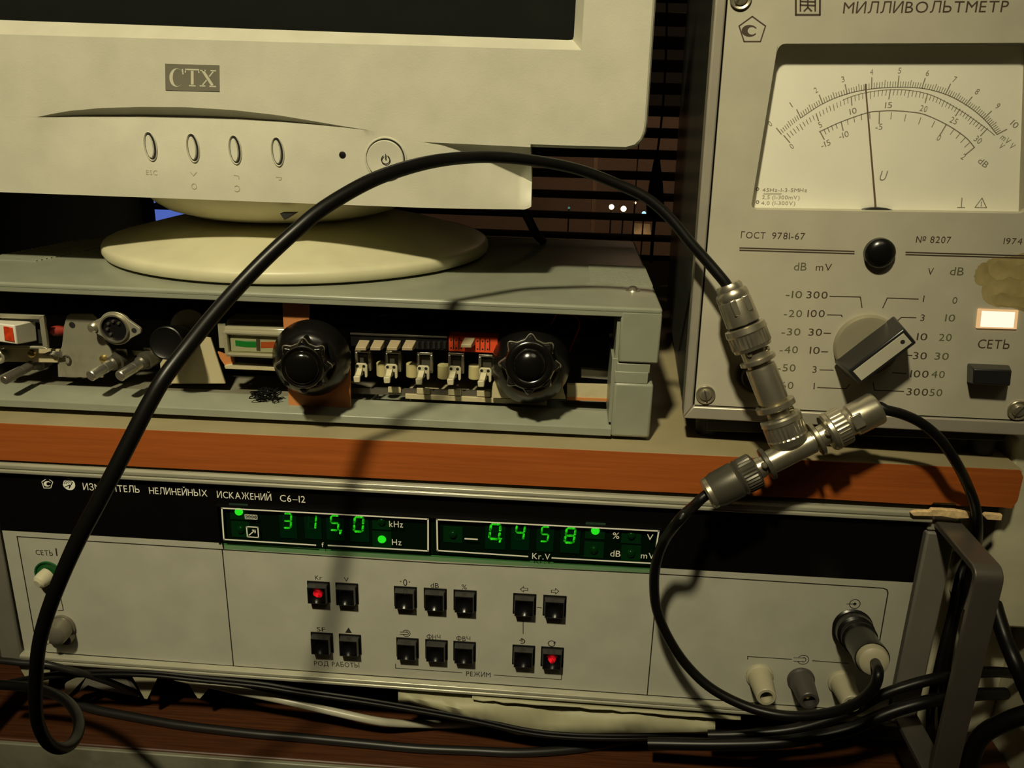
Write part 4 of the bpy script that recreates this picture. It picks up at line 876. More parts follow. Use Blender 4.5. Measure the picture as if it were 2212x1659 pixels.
# screws
def screw(u, v, rpx, rot, name='panel_screw'):
    c = FM.L(u, v, PD); r = abs(FM.L(u+rpx, v, PD)[0]-c[0])
    s = obj(name, MB().rev(FM.P(*c, PD), FM.P(*c, 5), [(0, r), (.8, r), (1.1, r*.93), (.75, r*.70), (.7, r*.66), (1.3, r*.62), (1.8, r*.5), (2.0, r*.2), (2.02, .05)], 32), M['screwm'], mv)
    t = math.radians(rot); e = r*.6
    obj('screw_slot', MB().line(FM, [(c[0]-e*math.cos(t), c[1]-e*math.sin(t)), (c[0]+e*math.cos(t), c[1]+e*math.sin(t))], r*.14, PD+1.9, .15), M['dchrome'], s)
screw(1524, 852, 21, -75); screw(2199, 885.5, 24, 55); screw(1600, -4, 24, 40)
a = FM.L(2200, 0)[0]; 
# lettering
FP = Frame(FM.P(0, 0, PD), FM.ex, FM.ez)
mb = MB(); mg = MB(); ml = MB()
text(mb, FP, 'МИЛЛИВОЛЬТМЕТР', (1820.5, 29), (2176.5, 26), 24)
for s, p, q, h in (('ГОСТ', (1600, 514.5), (1653, 515.5), 14), ('9781-67', (1667, 516), (1738, 517.5), 14), ('№', (1978, 524), (1999, 524.5), 13), ('8207', (2008.5, 524.5), (2053, 525.5), 14), ('1974', (2167, 527), (2207, 528), 13),
    ('mV', (1761.7, 584.5), (1796, 585), 15), ('V', (2003, 593.8), (2015.5, 594), 15), ('300', (1741.5, 644), (1787, 645), 15), ('100', (1743.5, 684.5), (1781, 685), 15), ('30', (1746, 724.8), (1775, 725.3), 15), ('10', (1748.4, 764), (1770, 764.6), 15), ('3', (1753, 805), (1765, 805.2), 14), ('1', (1755.5, 841), (1761, 841), 14),
    ('1', (1991.5, 652.2), (1996.8, 652.4), 14), ('3', (1985.5, 693), (1998, 693.4), 14), ('10', (1979.5, 734.5), (2002, 735.2), 15), ('30', (1971.5, 775.5), (2001, 776.4), 15), ('100', (1965.5, 814.6), (2004.7, 815.8), 15), ('300', (1957.5, 853.4), (2003.6, 854.8), 15), ('СЕТЬ', (2111, 752), (2179.5, 754), 19)):
    text(mb, FP, s, p, q, h)
for s, p, q, h in (('dB', (1714.5, 584), (1741.5, 584.5), 17), ('dB', (2051, 594), (2080.6, 595), 17), ('-10', (1697, 643), (1732, 644), 15), ('-20', (1692.5, 684.5), (1732, 685), 15), ('-30', (1687.6, 724), (1728.5, 724.6), 15), ('-40', (1683.7, 762.5), (1723, 763), 15), ('-50', (1679, 801.7), (1718, 802.3), 15), ('-60', (1675, 839.4), (1713.4, 840), 15),
    ('0', (2054, 655.5), (2069, 656), 14), ('10', (2040.7, 694), (2062, 694.6), 15), ('20', (2027.4, 736), (2054.7, 736.6), 15), ('30', (2018, 776.5), (2048.4, 777.4), 15), ('40', (2011, 815.7), (2039.7, 816.5), 15), ('50', (2007, 855), (2034.4, 855.8), 15)):
    text(mg, FP, s, p, q, h)
for pts, w in (([(1598, 535.5), (1845, 543)], .55), ([(1598, 540.5), (1845, 548)], .55), ([(1957, 545), (2232, 553)], .55), ([(1957, 550), (2232, 558)], .55), ([(1792.4, 640), (1858.5, 641.5), (1862, 664.6)], .42), ([(1787, 680), (1817, 680.5), (1819.4, 684)], .42), ([(1780, 719.5), (1794, 720)], .42), ([(1774.6, 759.7), (1788, 760)], .42), ([(1771, 799), (1800, 799.5)], .42), ([(1766, 837), (1828, 839.4), (1835, 830)], .42),
    ([(1906.8, 665.3), (1916.6, 643.6), (1983.7, 646)], .42), ([(1940, 691.5), (1947, 685.6), (1978.5, 686.3)], .42), ([(1960, 767.5), (1970, 768)], .42), ([(1927.8, 805), (1956.8, 807)], .42), ([(1885.8, 826), (1889.3, 843), (1952, 845.4)], .42)):
    pxline(ml, FP, pts, w)
pxline(ml, FP, pent(1625, 65.5, 30, 1.0), .5, closed=True); crescent(ml, FP, 1619, 66.5, 15, .07)
pxline(ml, FP, [(1719, 32), (1719, -28), (1771.5, -28), (1771, 32)], .75, closed=True)
for q in ([(1729, 24), (1729, -18)], [(1761, 24), (1761, -18)], [(1729, 11), (1761, 12)], [(1729, 3), (1761, 4)], [(1737, 24), (1745, 16), (1753, 24)], [(1745, 16), (1745, -10)]): pxline(ml, FP, q, .6)
obj('front_lettering', mb, M['mvink'], mv); obj('decibel_lettering', mg, M['mvinkg'], mv); obj('printed_lines', ml, M['mvink'], mv)
# glue residue
rg = np.random.RandomState(11)
for k, (pts, z) in enumerate((([(2104, 598), (2112, 575), (2130, 566), (2150, 556), (2190, 553), (2236, 552), (2236, 668), (2190, 665), (2150, 662), (2128, 650), (2120, 630), (2122, 618), (2108, 612)], .03), ([(2134, 576), (2150, 566), (2180, 562), (2200, 572), (2226, 566), (2226, 598), (2196, 604), (2180, 598), (2160, 606), (2140, 598)], .08), ([(2140, 640), (2165, 632), (2200, 642), (2232, 636), (2232, 664), (2170, 660), (2148, 656)], .08))):
    P = [p for p in crom([np.array(p) for p in pts+[pts[0]]], 5)]; P = [tuple(p+rg.uniform(-1.5, 1.5, 2)) for p in P[:-1]]
    obj('glue_residue', MB().prism(FP, FP.Ls(P), 0, z), M['glue'], mv, 'yellow glue stain')
# black button, lamp, mains key
c = FM.L(1902.5, 548, PD+3); obj('reset_button', MB().rev(FM.P(*c, PD), FM.P(*c, 9), [(0, 6.2), (2.5, 6.1), (3.6, 5.3), (4.4, 3.4), (4.7, 1)], 32), M['knob'], mv)
q = mq((2113, 667), (2200.5, 670.5), (2196, 711.5), (2108.7, 709))
obj('signal_lamp', MB().prism(FM, q, PD-1, PD+.8), M['lampedge'], mv, bev=.3)
c = np.mean(q, axis=0); obj('lamp_core', MB().prism(FM, [tuple(c+(np.array(p)-c)*.82) for p in q], PD+.8, PD+1.0), M['lamp'], mv)
b0_ = FM.Ls([(2089, 784), (2181, 788), (2178, 832), (2088, 826)], PD); b1_ = FM.Ls([(2103, 797), (2186, 800), (2182, 834), (2102, 829)], PD+8)
obj('mains_key', MB().prism(FM, b0_, PD, PD+8, b1_), M['mvknob'], mv, bev=.6)
# input socket behind the adapters
c = FM.L(1632, 808, PD); r = abs(FM.L(1632+43, 808, PD)[0]-c[0])
ip = obj('input_socket', MB().rev(FM.P(*c, PD), FM.P(*c, 9), [(0, r), (2.2, r), (2.8, r*.9), (2.9, r*.78), (4.5, r*.74), (6, r*.72), (6.2, r*.6), (3, r*.56), (3, .1)], 36), M['dchrome'], mv)
# range selector
c = FM.L(1873, 748, PD+1.5); r = abs(FM.L(1873+70, 748, PD)[0]-c[0])
kb = obj('selector_disc', MB().rev(FM.P(*c, PD), FM.P(*c, 20), [(0, r), (2.2, r), (3.0, r*.95), (3.2, r*.86), (2.9, r*.3), (2.9, .1)], 48), M['mvknobbase'], mv)
HT = 17.0
top = FM.Ls([(1831, 800), (1858, 831), (1984, 745), (1952, 708)], HT)
cA = np.array(top[0]); cB = np.array(top[3]); e = cB-cA; e /= np.linalg.norm(e); k = np.array([-e[1], e[0]])
m_ = np.mean(top, axis=0); hl = np.linalg.norm(cB-cA)/2; hw = abs((np.array(top[1])-cA)@k)/2; cc = np.array(c)
def rect(m, hl, hw): return [tuple(m-e*hl-k*hw), tuple(m+e*hl-k*hw), tuple(m+e*hl+k*hw), tuple(m-e*hl+k*hw)]
mb_ = (m_*.55+cc*.45)
obj('selector_grip', MB().prism(FM, rect(mb_, hl*1.12, hw*1.15), PD+2, HT, rect(m_, hl, hw)), M['mvknob'], kb, bev=.7)
obj('selector_inlay', MB().prism(FM, rect(m_, hl*.90, hw*.66), HT-.3, HT+.25), M['mvpanel'], kb, bev=.15)
q = m_+e*hl*.72; obj('selector_dot', MB().disc(FM, tuple(q), .9, HT+.2, HT+.32, 16), M['ink'], kb)

# ------------------------------------------------------------------ cathode ray monitor on the tuner
BY = 40.0; FB = PY(BY); XC = -162.0
mo = thing('crt_monitor', 'cream tube monitor on a round swivel foot atop the tuner', 'monitor', (-153, 127, TZ))
def ip(tab, u): t = np.array(tab); return np.interp(u, t[:, 0], t[:, 1])
up1 = [(80, 252.8), (115, 245.5), (150, 239.5), (217, 233.3), (301, 231), (401, 231.5), (502, 237.5), (602, 249), (680, 262), (740, 272.4), (790, 280.2)]
lo1 = [(80, 253), (150, 249.6), (200, 248.6), (301, 248.3), (401, 250.3), (502, 253.8), (602, 260.6), (680, 268), (740, 274.6), (790, 280.6)]
up2 = [(913, 306.7), (1148.5, 318), (1347, 324)]
lo2 = [(913, 307), (953, 313.5), (993, 327), (1058, 354.4), (1110, 380), (1145, 399)]
UE = 1146.0
def bottom(u): return 415+(u+0)*.037 if u < 1128 else 456.8-(u-1128)**2*.02
def lipv(u): return 74+u*(34.5/1253)
cols = sorted(set(list(np.linspace(-385, 60, 14))+list(np.linspace(80, 790, 72))+list(np.linspace(800, 905, 8))+list(np.linspace(913, UE, 44))))
rows = []; V = []; Fc = []
NR = [5, 6, 12]
for u in cols:
    if 80 <= u <= 790: a, b = ip(up1, u), ip(lo1, u)
    elif u >= 913: a, b = ip(up2, u), ip(lo2, u)
    else:
        a = 253 if u < 80 else 280.4+(u-790)*(306.7-280.4)/(913-790); b = a+.05
    top, bot = lipv(u), bottom(u); pa = FB.L(u, a); pb_ = FB.L(u, b); h = max(0.0, pa[1]-pb_[1])
    dep = h*1.25 if u <= 790 else min(h, 14)*.95
    col = []
    for k in range(NR[0]): col.append((FB.L(u, top+(a-top)*k/NR[0]), 0))
    for k in range(NR[1]): t = k/NR[1]; col.append((FB.L(u, a+(b-a)*t), -dep*(t**.8)))
    for k in range(NR[2]+1):
        t = k/NR[2]
        if u <= 790: d = -dep*(1-t)**1.6
        elif u >= 913: d = -dep*(.55+.45*(1-t)**1.5)
        else: d = 0
        col.append((FB.L(u, b+(bot-b)*t), d))
    rows.append([FB.P(p[0], p[1], d) for p, d in col])
nr = len(rows[0]); V = [p for c in rows for p in c]
for i in range(len(cols)-1):
    for k in range(nr-1): Fc.append((i*nr+k, i*nr+k+1, (i+1)*nr+k+1, (i+1)*nr+k))
k0 = len(V)   # bottom and right walls going back
for c in rows: V.append(c[-1]+np.array([0, 26, 2.0]))
for i in range(len(cols)-1): Fc.append((i*nr+nr-1, k0+i, k0+i+1, (i+1)*nr+nr-1))
k1 = len(V); L_ = len(cols)-1
for p in rows[-1][NR[0]:]: V.append(p+np.array([-1.0, 30, 0]))
for k in range(nr-NR[0]-1): Fc.append((L_*nr+NR[0]+k, L_*nr+NR[0]+k+1, k1+k+1, k1+k))
mb = MB().add(V, Fc)
# right part with the overhanging lower corner, rounded outer edge
ctr = [(1146, lipv(1146)), (1256, 108.5), (1268, -100), (1292, -500), (1450, -500), (1418, 0), (1400, 262), (1397, 285), (1389, 305), (1375, 318), (1352, 324), (1250, 321.5), (1146, 317.8)]
o_ = FB.Ls(ctr); n_ = FB.Ls([(1146, lipv(1146)), (1256, 108.5), (1268, -100), (1292, -500), (1441, -500), (1410, 0), (1392.5, 261), (1390, 282), (1383, 300), (1371, 312), (1352, 317.5), (1250, 315), (1146, 311.5)])
mb.prism(FB, o_, -32, -2.2); mb.prism(FB, o_, -2.2, -.7, [(.45*a+.55*c, .45*b+.55*d) for (a, b), (c, d) in zip(n_, o_)]); mb.prism(FB, [(.45*a+.55*c, .45*b+.55*d) for (a, b), (c, d) in zip(n_, o_)], -.7, 0, n_)
# left part and top, beyond the photo
lf = FB.L(-385, lipv(-385)); xl = 2*XC-FB.L(1410, 0)[0]; tz = 300
mb.box(FB, xl, FB.L(-385, 0)[0]+.1, -22, lf[1], -32, 0); mb.box(FB, xl, -322, lf[1]-.1, tz, -32, 0); mb.box(FB, xl, FB.L(1292, -500)[0]+40, tz-.1, tz+34, -32, 0)
obj('front_bezel', mb, M['bezel'], mo, ang=28)
# sloping lip round the tube
li_o = [(FB.L(-500, lipv(-500))), FB.L(1256, 108.5), FB.L(1292, -500)]; dL = -9.0
LI = PY(BY-dL); li_i = [LI.L(-560, 31.5), LI.L(1239, 87), LI.L(1262, -300), LI.L(1270, -560)]
mb = MB()
A = [FB.P(*FB.L(-330, lipv(-330)), 0), FB.P(*FB.L(1240, lipv(1240)), 0), FB.P(*FB.L(1256, 108.5), 0), FB.P(*FB.L(1257.5, 94), 0), FB.P(*FB.L(1268, -100), 0), FB.P(*FB.L(1292, -500), 0)]
B = [LI.P(*LI.L(-330, 31.5+230*.0362-8.3)), LI.P(*LI.L(1228, 86.6)), LI.P(*LI.L(1237, 85.5)), LI.P(*LI.L(1239.5, 78)), LI.P(*LI.L(1250, -100)), LI.P(*LI.L(1272, -560))]
n = len(A); mb.add(A+B, [(i, i+1, n+i+1, n+i) for i in range(n-1)]); obj('tube_lip', mb, M['bezel'], mo, ang=50)
b0 = B[1]; G = PY(BY-dL+5)
mb = MB(); bb = [LI.L(-560, 31.5), LI.L(1228, 86.6), LI.L(1237, 85.5), LI.L(1239.5, 78), LI.L(1250, -100), LI.L(1272, -560)]
C0 = [p+np.array([0, 7, 0]) for p in B]; mb.add(B+C0, [(i, i+1, n+i+1, n+i) for i in range(n-1)])
obj('tube_gasket', mb, M['matte'], mo)
xr = B[4][0]+4; z0_ = B[1][2]-6; nx, nz = 16, 12; vs = []; fs = []
for j in range(nz):
    for i in range(nx):
        s = i/(nx-1); t = j/(nz-1); x = -330+(xr+330)*s; z = z0_+(tz-z0_)*t
        vs.append((x, BY-dL+6.5-9*(1-(2*s-1)**2)*(1-(2*t-1)**2)**.6*.5, z))
for j in range(nz-1):
    for i in range(nx-1): k = j*nx+i; fs.append((k, k+1, k+nx+1, k+nx))
obj('tube_face', MB().add(vs, fs), M['screen'], mo, ang=80)
# rear shell
x1_ = FB.L(1400, 0)[0]
mb = MB(); f0 = [(xl+4, 66, -18), (x1_-4, 66, -18), (x1_-4, 66, tz+26), (xl+4, 66, tz+26)]; f1 = [(-285, 395, 40), (-45, 395, 40), (-45, 395, 270), (-285, 395, 270)]
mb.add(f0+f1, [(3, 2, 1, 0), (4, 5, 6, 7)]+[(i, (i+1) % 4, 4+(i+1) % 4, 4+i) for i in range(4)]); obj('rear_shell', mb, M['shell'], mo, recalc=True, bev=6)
mb = MB(); f0 = [(-306, 62, -48), (-22, 62, -44), (-22, 62, -10), (-306, 62, -10)]; f1 = [(-260, 215, -26), (-64, 215, -26), (-64, 215, 30), (-260, 215, 30)]
mb.add(f0+f1, [(3, 2, 1, 0), (4, 5, 6, 7)]+[(i, (i+1) % 4, 4+(i+1) % 4, 4+i) for i in range(4)]); obj('chin_shell', mb, M['base'], mo, recalc=True, bev=2)
# swivel foot
bc = (-152.0, 127.5)
obj('swivel_bowl', MB().rev((XC+2, 122, -66), (XC+2, 122, 0), [(0, 40), (.6, 52), (4, 63), (8, 69), (13, 73.5), (17, 75)], 64), M['base'], mo)
obj('bowl_notch_shade', MB().prism(PY(48), PY(48).Ls([(608, 459), (642, 459), (618, 474)]), -3, 3), M['dark'], mo, bev=.4)  # dark wedge: shade of a recess by the bowl, put in as colour
obj('swivel_base', MB().rev((bc[0], bc[1], TZ+1.0), (bc[0], bc[1], 0), [(0, 104.5), (.6, 106), (2.5, 107), (5, 106.8), (6.2, 106), (7.2, 104), (8.4, 99), (14, 78), (19, 56), (21.5, 44), (22.5, 30), (22.6, 5)], 96), M['base'], mo, ang=40)
obj('foot_ring', MB().rev((bc[0], bc[1], TZ+.55), (bc[0], bc[1], 0), [(0, 92), (1.0, 92)], 48), M['matte'], mo)
# badge
q = FB.Ls([(358, 195), (474.5, 198), (474, 141), (357, 137.5)])
bd = obj('badge', MB().prism(FB, q, -.3, .25), M['badge'], mo)
mb = MB(); FBG = Frame(FB.P(0, 0, .25), FB.ex, FB.ez)
def bl(pts, w=1.0): pxline(mb, FBG, pts, w, .06)
q_ = np.radians(np.arange(42, 320, 10)); oc = [(381.5+15.5*math.cos(t), 167.5-20*math.sin(t)) for t in q_]
ic = [(383.5+(10.2 if math.cos(t) < 0 else 13.3)*math.cos(t), 167.5-18.6*math.sin(t)) for t in q_]
P_o, P_i = FBG.Ls(oc), FBG.Ls(ic); mb.add([FBG.P(x, z, .06) for x, z in P_o+P_i], [(i, len(oc)+i, len(oc)+i+1, i+1) for i in range(len(oc)-1)])
bl([(394.2, 150), (395.4, 160)], .6)
bl([(401, 149.8), (429.5, 150.8)], .6); bl([(401, 152.8), (400.6, 156.5)], .5); bl([(429.5, 153.6), (429.7, 157.5)], .5); bl([(415.3, 155), (415.5, 181)], 1.3); bl([(409, 185), (422, 185.6)], .55)
bl([(439, 154), (458, 183)], 1.25); bl([(460.5, 155), (452.5, 165)], .55); bl([(446, 173.5), (438, 183)], .55); bl([(433, 152), (444, 152.4)], .55); bl([(455.5, 152.6), (466, 153)], .55); bl([(432, 185.4), (443, 185.8)], .55); bl([(453, 186.4), (466, 187)], .55)
obj('badge_lettering', mb, M['badgetext'], bd)
# menu buttons, power button
def el(F, c, rx, ry, tilt, n=36, k=1.0):
    C = F.L(*c); sx = abs(F.L(c[0]+rx, c[1])[0]-C[0])*k; sy = abs(F.L(c[0], c[1]-ry)[1]-C[1])*k; t = math.radians(tilt)
    return [(C[0]+sx*math.cos(a)*math.cos(t)-sy*math.sin(a)*math.sin(t), C[1]+sx*math.cos(a)*math.sin(t)+sy*math.sin(a)*math.cos(t)) for a in np.linspace(0, 2*math.pi, n, endpoint=False)]
def eld(u, v):   # depth of the chin surface at this pixel (measured on the mesh built above)
    a, b = ip(up1, u), ip(lo1, u); h = FB.L(u, a)[1]-FB.L(u, b)[1]; dep = h*1.25 if u < 790 else 0; t = (v-b)/(bottom(u)-b); return -dep*(1-t)**1.6
for (u, v), tl in (((321, 317), 8), ((413, 320.5), 7), ((505, 324.5), 6), ((598, 328.5), 5)):
    d = eld(u, v)
    dtop, dbot = eld(u, v-32), eld(u, v+32); Fq = Frame(FB.P(0, 0, 0), (1, 0, 0), (0, 0, 1))
    zc = FB.L(u, v)[1]; zt_, zb2 = FB.L(u, v-32)[1], FB.L(u, v+32)[1]; sl = (dtop-dbot)/(zt_-zb2)
    Fq = Frame(FB.P(FB.L(u, v)[0], zc, d), (1, 0, 0), (0, -sl, 1))
    def E(rx, ry, k=1.0):
        return [(a-FB.L(u, v)[0], b-zc) for a, b in el(FB, (u, v), rx, ry, tl, 40, k)]
    ro, ri_ = E(14.5, 33), E(11, 28.5)
    mb = MB(); n = 40; vs = [Fq.P(a, b, .25) for a, b in ro]+[Fq.P(a, b, .7) for a, b in E(13.3, 31.3)]+[Fq.P(a, b, -.2) for a, b in ri_]
    fs = [(i, (i+1) % n, n+(i+1) % n, n+i) for i in range(n)]+[(n+i, n+(i+1) % n, 2*n+(i+1) % n, 2*n+i) for i in range(n)]
    kb_ = obj('menu_button', mb.add(vs, fs), M['bezel'], mo, ang=80)
    obj('button_gap', MB().flat(Fq, E(11.3, 28.8), .12), M['hole'], kb_)
    sh_ = -.35; obj('button_cap', MB().prism(Fq, [(a+sh_, b-.1) for a, b in E(9, 26)], 0, .8, [(a+sh_, b-.1) for a, b in E(7, 24)]), M['bezel'], kb_, ang=60)
C = FB.L(739.5, 335); d = eld(739, 335); r = abs(FB.L(747, 335)[0]-C[0])
obj('power_light', MB().rev(FB.P(C[0], C[1], d-.6), FB.P(C[0], C[1], 9), [(0, r), (.7, r), (1.0, r*.8), (1.1, r*.2)], 20), M['black'], mo)
C = FB.L(833.5, 343.5); R = abs(FB.L(833.5+46, 343.5)[0]-C[0])
pw = obj('power_button', MB().rev(FB.P(C[0], C[1], -1), FB.P(C[0], C[1], 9), [(0, R), (1.2, R), (1.55, R*.97), (1.5, R*.93), (.7, R*.90)], 56), M['bezel'], mo)
obj('button_gap', MB().disc(FB, C, R*.90, -.5, .12, 48), M['hole'], pw)
obj('button_cap', MB().rev(FB.P(C[0]-.12, C[1]-.15, 0), FB.P(C[0]-.12, C[1]-.15, 9), [(0, R*.865), (1.1, R*.865), (1.5, R*.83), (1.3, R*.6), (1.0, R*.2), (1.0, .05)], 56), M['bezel'], pw)
FW_ = Frame(FB.P(0, 0, 1.5), FB.ex, FB.ez); mb = MB()
pxcirc(mb, FW_, (833, 345), 9, .42, .08, 22, 120, 420); pxline(mb, FW_, [(833, 333), (833, 344)], .42, .08)
obj('power_symbol', mb, M['ink'], pw)
mb = MB(); FL_ = Frame(FB.P(0, 0, -1.5), FB.ex, FB.ez)
def fl(u, v): return -.9
text(mb, FL_, 'ESC', (318, 377), (342, 378), 10, .95)
for pts in ([(413, 372), (420, 379), (426, 372)], [(507, 378), (517, 380), (518, 386)], [(598, 382), (610, 383), (609, 388), (604, 388)]): pxline(mb, FL_, pts, .35, .95)
pxcirc(mb, FL_, (422, 402), 5.5, .35, .95, 12); pxcirc(mb, FL_, (514, 407), 6, .35, .95, 12, -140, 140)
def proj(p): d = np.array(p)-CAM; return CX+FPX*(d@RT)/(d@FW), CY-FPX*(d@UP)/(d@FW)
mb.v = [tuple(FB.P(p[0], p[2], eld(*proj(p))+.12)) for p in mb.v]
obj('button_lettering', mb, M['faint'], mo)

# ------------------------------------------------------------------ coaxial cables and adapters
MVN = FM.n
def dmv(u, v): r = ray(u, v); return ((FM.o-CAM)@FM.n)/(r@FM.n)
def coax(name, label, pts, r, mt, seg=16, k=8):
    t = thing(name, label, 'cable', pts[len(pts)//2], dict(coaxial_cable='coaxial cables', power_cable='dark cables under the meter', hanging_cable='cables hanging by the right handle').get(name)); obj('sheath', MB().tube(pts, r, seg, k), mt, t); return t
TC = atd(1712, 970, 357); ST = atd(1574, 618, 351)          # tee centre, top of the stem
TLp = atd(1532, 1066, 360); TRp = atd(1892, 882, 352)
def pxmm(p): return ((p-CAM)@FW)/FPX
def axis(A, B): a = B-A; L = np.linalg.norm(a); return a/L, L
def prof(rows, s): return [tuple([t*s, r*s]+list(q)) for t, r, *q in rows]
# main cable
mp = [(1574, 622, 351), (1562, 605, 351), (1527, 564, 352), (1492, 525, 352.5), (1450, 474, 353), (1400, 430, 353), (1333, 397.5, 352), (1242, 364, 348), (1134, 344.5, 340), (1044, 339, 333.5), (953, 346, 321.5), (870, 365, 312.3), (790, 396, 303.6), (700, 449, 296), (640, 498, 292), (574, 559, 289), (515, 620, 285.5), (456, 687, 280), (400, 757, 274), (354.5, 817, 270), (320, 876, 268.5), (287, 940, 268), (248.6, 1015, 268), (206.5, 1095, 269), (168.6, 1166, 271), (130.6, 1251, 275), (101, 1330, 281.0), (84.3, 1395, 287.4), (78, 1460, 295.8), (77, 1525, 305), (85, 1571, 315), (104, 1605, 325), (131, 1617, 336), (157, 1605, 348), (170.5, 1575, 360), (167, 1546, 371), (150, 1520, 384), (124, 1502, 398), (90, 1490, 408), (40, 1482, 415), (-60, 1476, 420)]
k = pxmm(ST); ax, L = axis(ST, TC); sc = L/377
c1 = coax('coaxial_cable', 'thick black coaxial cable arching over the front of the tuner', [atd(*p) for p in mp], [2.25]*8+[2.3, 2.35, 2.45]+[2.6]*14+[2.5, 2.4]+[2.3]*14, M['rubber'], 18, 7)
pg = obj('plug_body', MB().rev(ST, TC, prof([(-4, 12), (-4, 25), (2, 28), (10, 28), (11, 31), (16, 34), (26, 35), (30, 33.5), (34, 35), (84, 36), (86, 33)], sc), 36), M['chrome'], c1, 'nickel plug', ang=30)
mb = MB(); e1 = np.cross(ax, FW); e1 /= np.linalg.norm(e1)
obj('plug_gasket', MB().rev(ST, TC, prof([(84, 33), (92, 33), (93, 20)], sc), 28), M['band'], pg)
obj('plug_ring', MB().rev(ST, TC, prof([(90, 38), (92, 43), (104, 44.5), (107, 42.5), (110, 43, .05), (134, 43, .05), (136, 41), (142, 40), (143, 27)], sc), 64), M['chrome'], pg, ang=25)
fl_ = Frame(ST+ax*(48*sc)-FW*(33.5*sc), e1, ax*-1)
for du in (-13, 15): obj('wrench_flat', MB().box(fl_, du*sc-7*sc, du*sc+7*sc, -17*sc, 17*sc, -3*sc, 1.5*sc), M['chrome'], pg, bev=.4)
# straight adapter between plug and tee
ad = thing('barrel_adapter', 'nickel straight adapter with two flanges between cable plug and tee', 'adapter', ST+ax*(225*sc))
obj('barrel', MB().rev(ST, TC, prof([(130, 24), (141, 24), (142, 28.5), (164, 28.5), (165, 26), (182, 26), (184, 31), (190, 32), (262, 32), (264, 30), (270, 25), (300, 25), (301, 22)], sc), 36), M['chrome'], ad, ang=30)
obj('flange', MB().rev(ST, TC, prof([(164, 28), (165, 38), (173, 38.5), (174.5, 36), (175, 28)], sc), 40), M['chrome'], ad, ang=30)
obj('flange', MB().rev(ST, TC, prof([(268, 28), (269, 42), (280, 42.5), (282, 39), (283, 27)], sc), 40), M['chrome'], ad, ang=30)
for s_, t_ in ((152, .7), (152, -2.2), (292, .4)):
    d_ = e1*math.cos(t_)+np.cross(ax, e1)*math.sin(t_); d_ = d_ if d_@FW < 0 else d_-2*(d_@FW)*FW
    P = ST+ax*(s_*sc)+d_*(24*sc); obj('bayonet_pin', MB().rev(P, P+d_, [(0, 1.1), (1.6, 1.1), (1.9, .8), (2.0, .1)], 14), M['chrome'], ad)
# tee adapter
te = thing('tee_adapter', 'nickel tee adapter joining three plugs in front of the shelf edge', 'adapter', TC)
axB, LB = axis(TLp, TRp); kb2 = LB/np.hypot(360, 184); tC = (TC-TLp)@axB
Bp = lambda rows: [tuple([tC+t*kb2, r*kb2]+list(q)) for t, r, *q in rows]
obj('tee_body', MB().rev(TLp, TRp, Bp([(-92, 20), (-90, 24), (-78, 24), (-77, 22), (-62, 22), (-60, 27), (44, 27), (46, 22), (60, 22), (62, 24), (84, 24), (86, 20)]), 36), M['chrome'], te, ang=30)
obj('tee_flange', MB().rev(TLp, TRp, Bp([(-70, 22), (-69, 37), (-61, 38), (-59, 36), (-58, 26)]), 40), M['dchrome'], te, ang=30)
obj('tee_flange', MB().rev(TLp, TRp, Bp([(50, 24), (51, 39), (58, 40), (60, 37), (61, 24)]), 40), M['chrome'], te, ang=30)
obj('tee_ring', MB().rev(ST, TC, prof([(298, 24), (299, 41), (303, 44), (312, 45), (315, 42.5), (318, 43.5, .05), (344, 43.5, .05), (347, 44), (362, 41), (368, 34), (376, 26)], sc), 64), M['chrome'], te, ang=25)
for s_ in (-80, 72):
    P = TLp+axB*(tC+s_*kb2)-FW*(22*kb2)+UP*1.2; obj('bayonet_pin', MB().rev(P, P-FW, [(0, 1.3), (1.8, 1.3), (2.2, .9), (2.3, .1)], 14), M['chrome'], te)
# right hand cable
rp = [TRp-axB*6, TRp+axB*1, atd(1915, 886, 351), atd(1950, 895, 351), atd(1990, 914, 352), atd(2030, 948, 354), atd(2066, 1000, 357), at(2091, 1050, -11), at(2107, 1095, -10), at(2112, 1140, -5), at(2108, 1190, 8), at(2088, 1260, 14), at(2062, 1340, 8), at(2046, 1430, 3), at(2036, 1530, 0), at(2040, 1630, -3), at(2046, 1690, -5)]
c2 = coax('coaxial_cable', 'black coaxial cable curving from the tee down behind the handle', rp, 2.15, M['rubber'], 16, 7)
pg = obj('plug_body', MB().rev(TLp, TRp, Bp([(118, 30), (122, 34), (128, 31), (136, 31), (140, 36), (196, 37), (201, 35), (203, 30), (204, 10)]), 36), M['chrome'], c2, 'nickel plug', ang=30)
obj('plug_ring', MB().rev(TLp, TRp, Bp([(78, 26), (79, 40), (84, 43.5), (92, 44), (95, 41.5), (98, 42.5, .05), (120, 42.5, .05), (123, 41), (126, 32)]), 64), M['chrome'], pg, ang=25)
e2 = np.cross(axB, FW); e2 /= np.linalg.norm(e2); fl_ = Frame(TLp+axB*(tC+140*kb2)-FW*(34*kb2), axB, -e2 if (np.cross(axB, -e2)@FW) < 0 else e2)
obj('wrench_flat', MB().box(fl_, -12*kb2, 12*kb2, -16*kb2, 16*kb2, -3*kb2, 2.5*kb2), M['chrome'], pg, bev=.4)
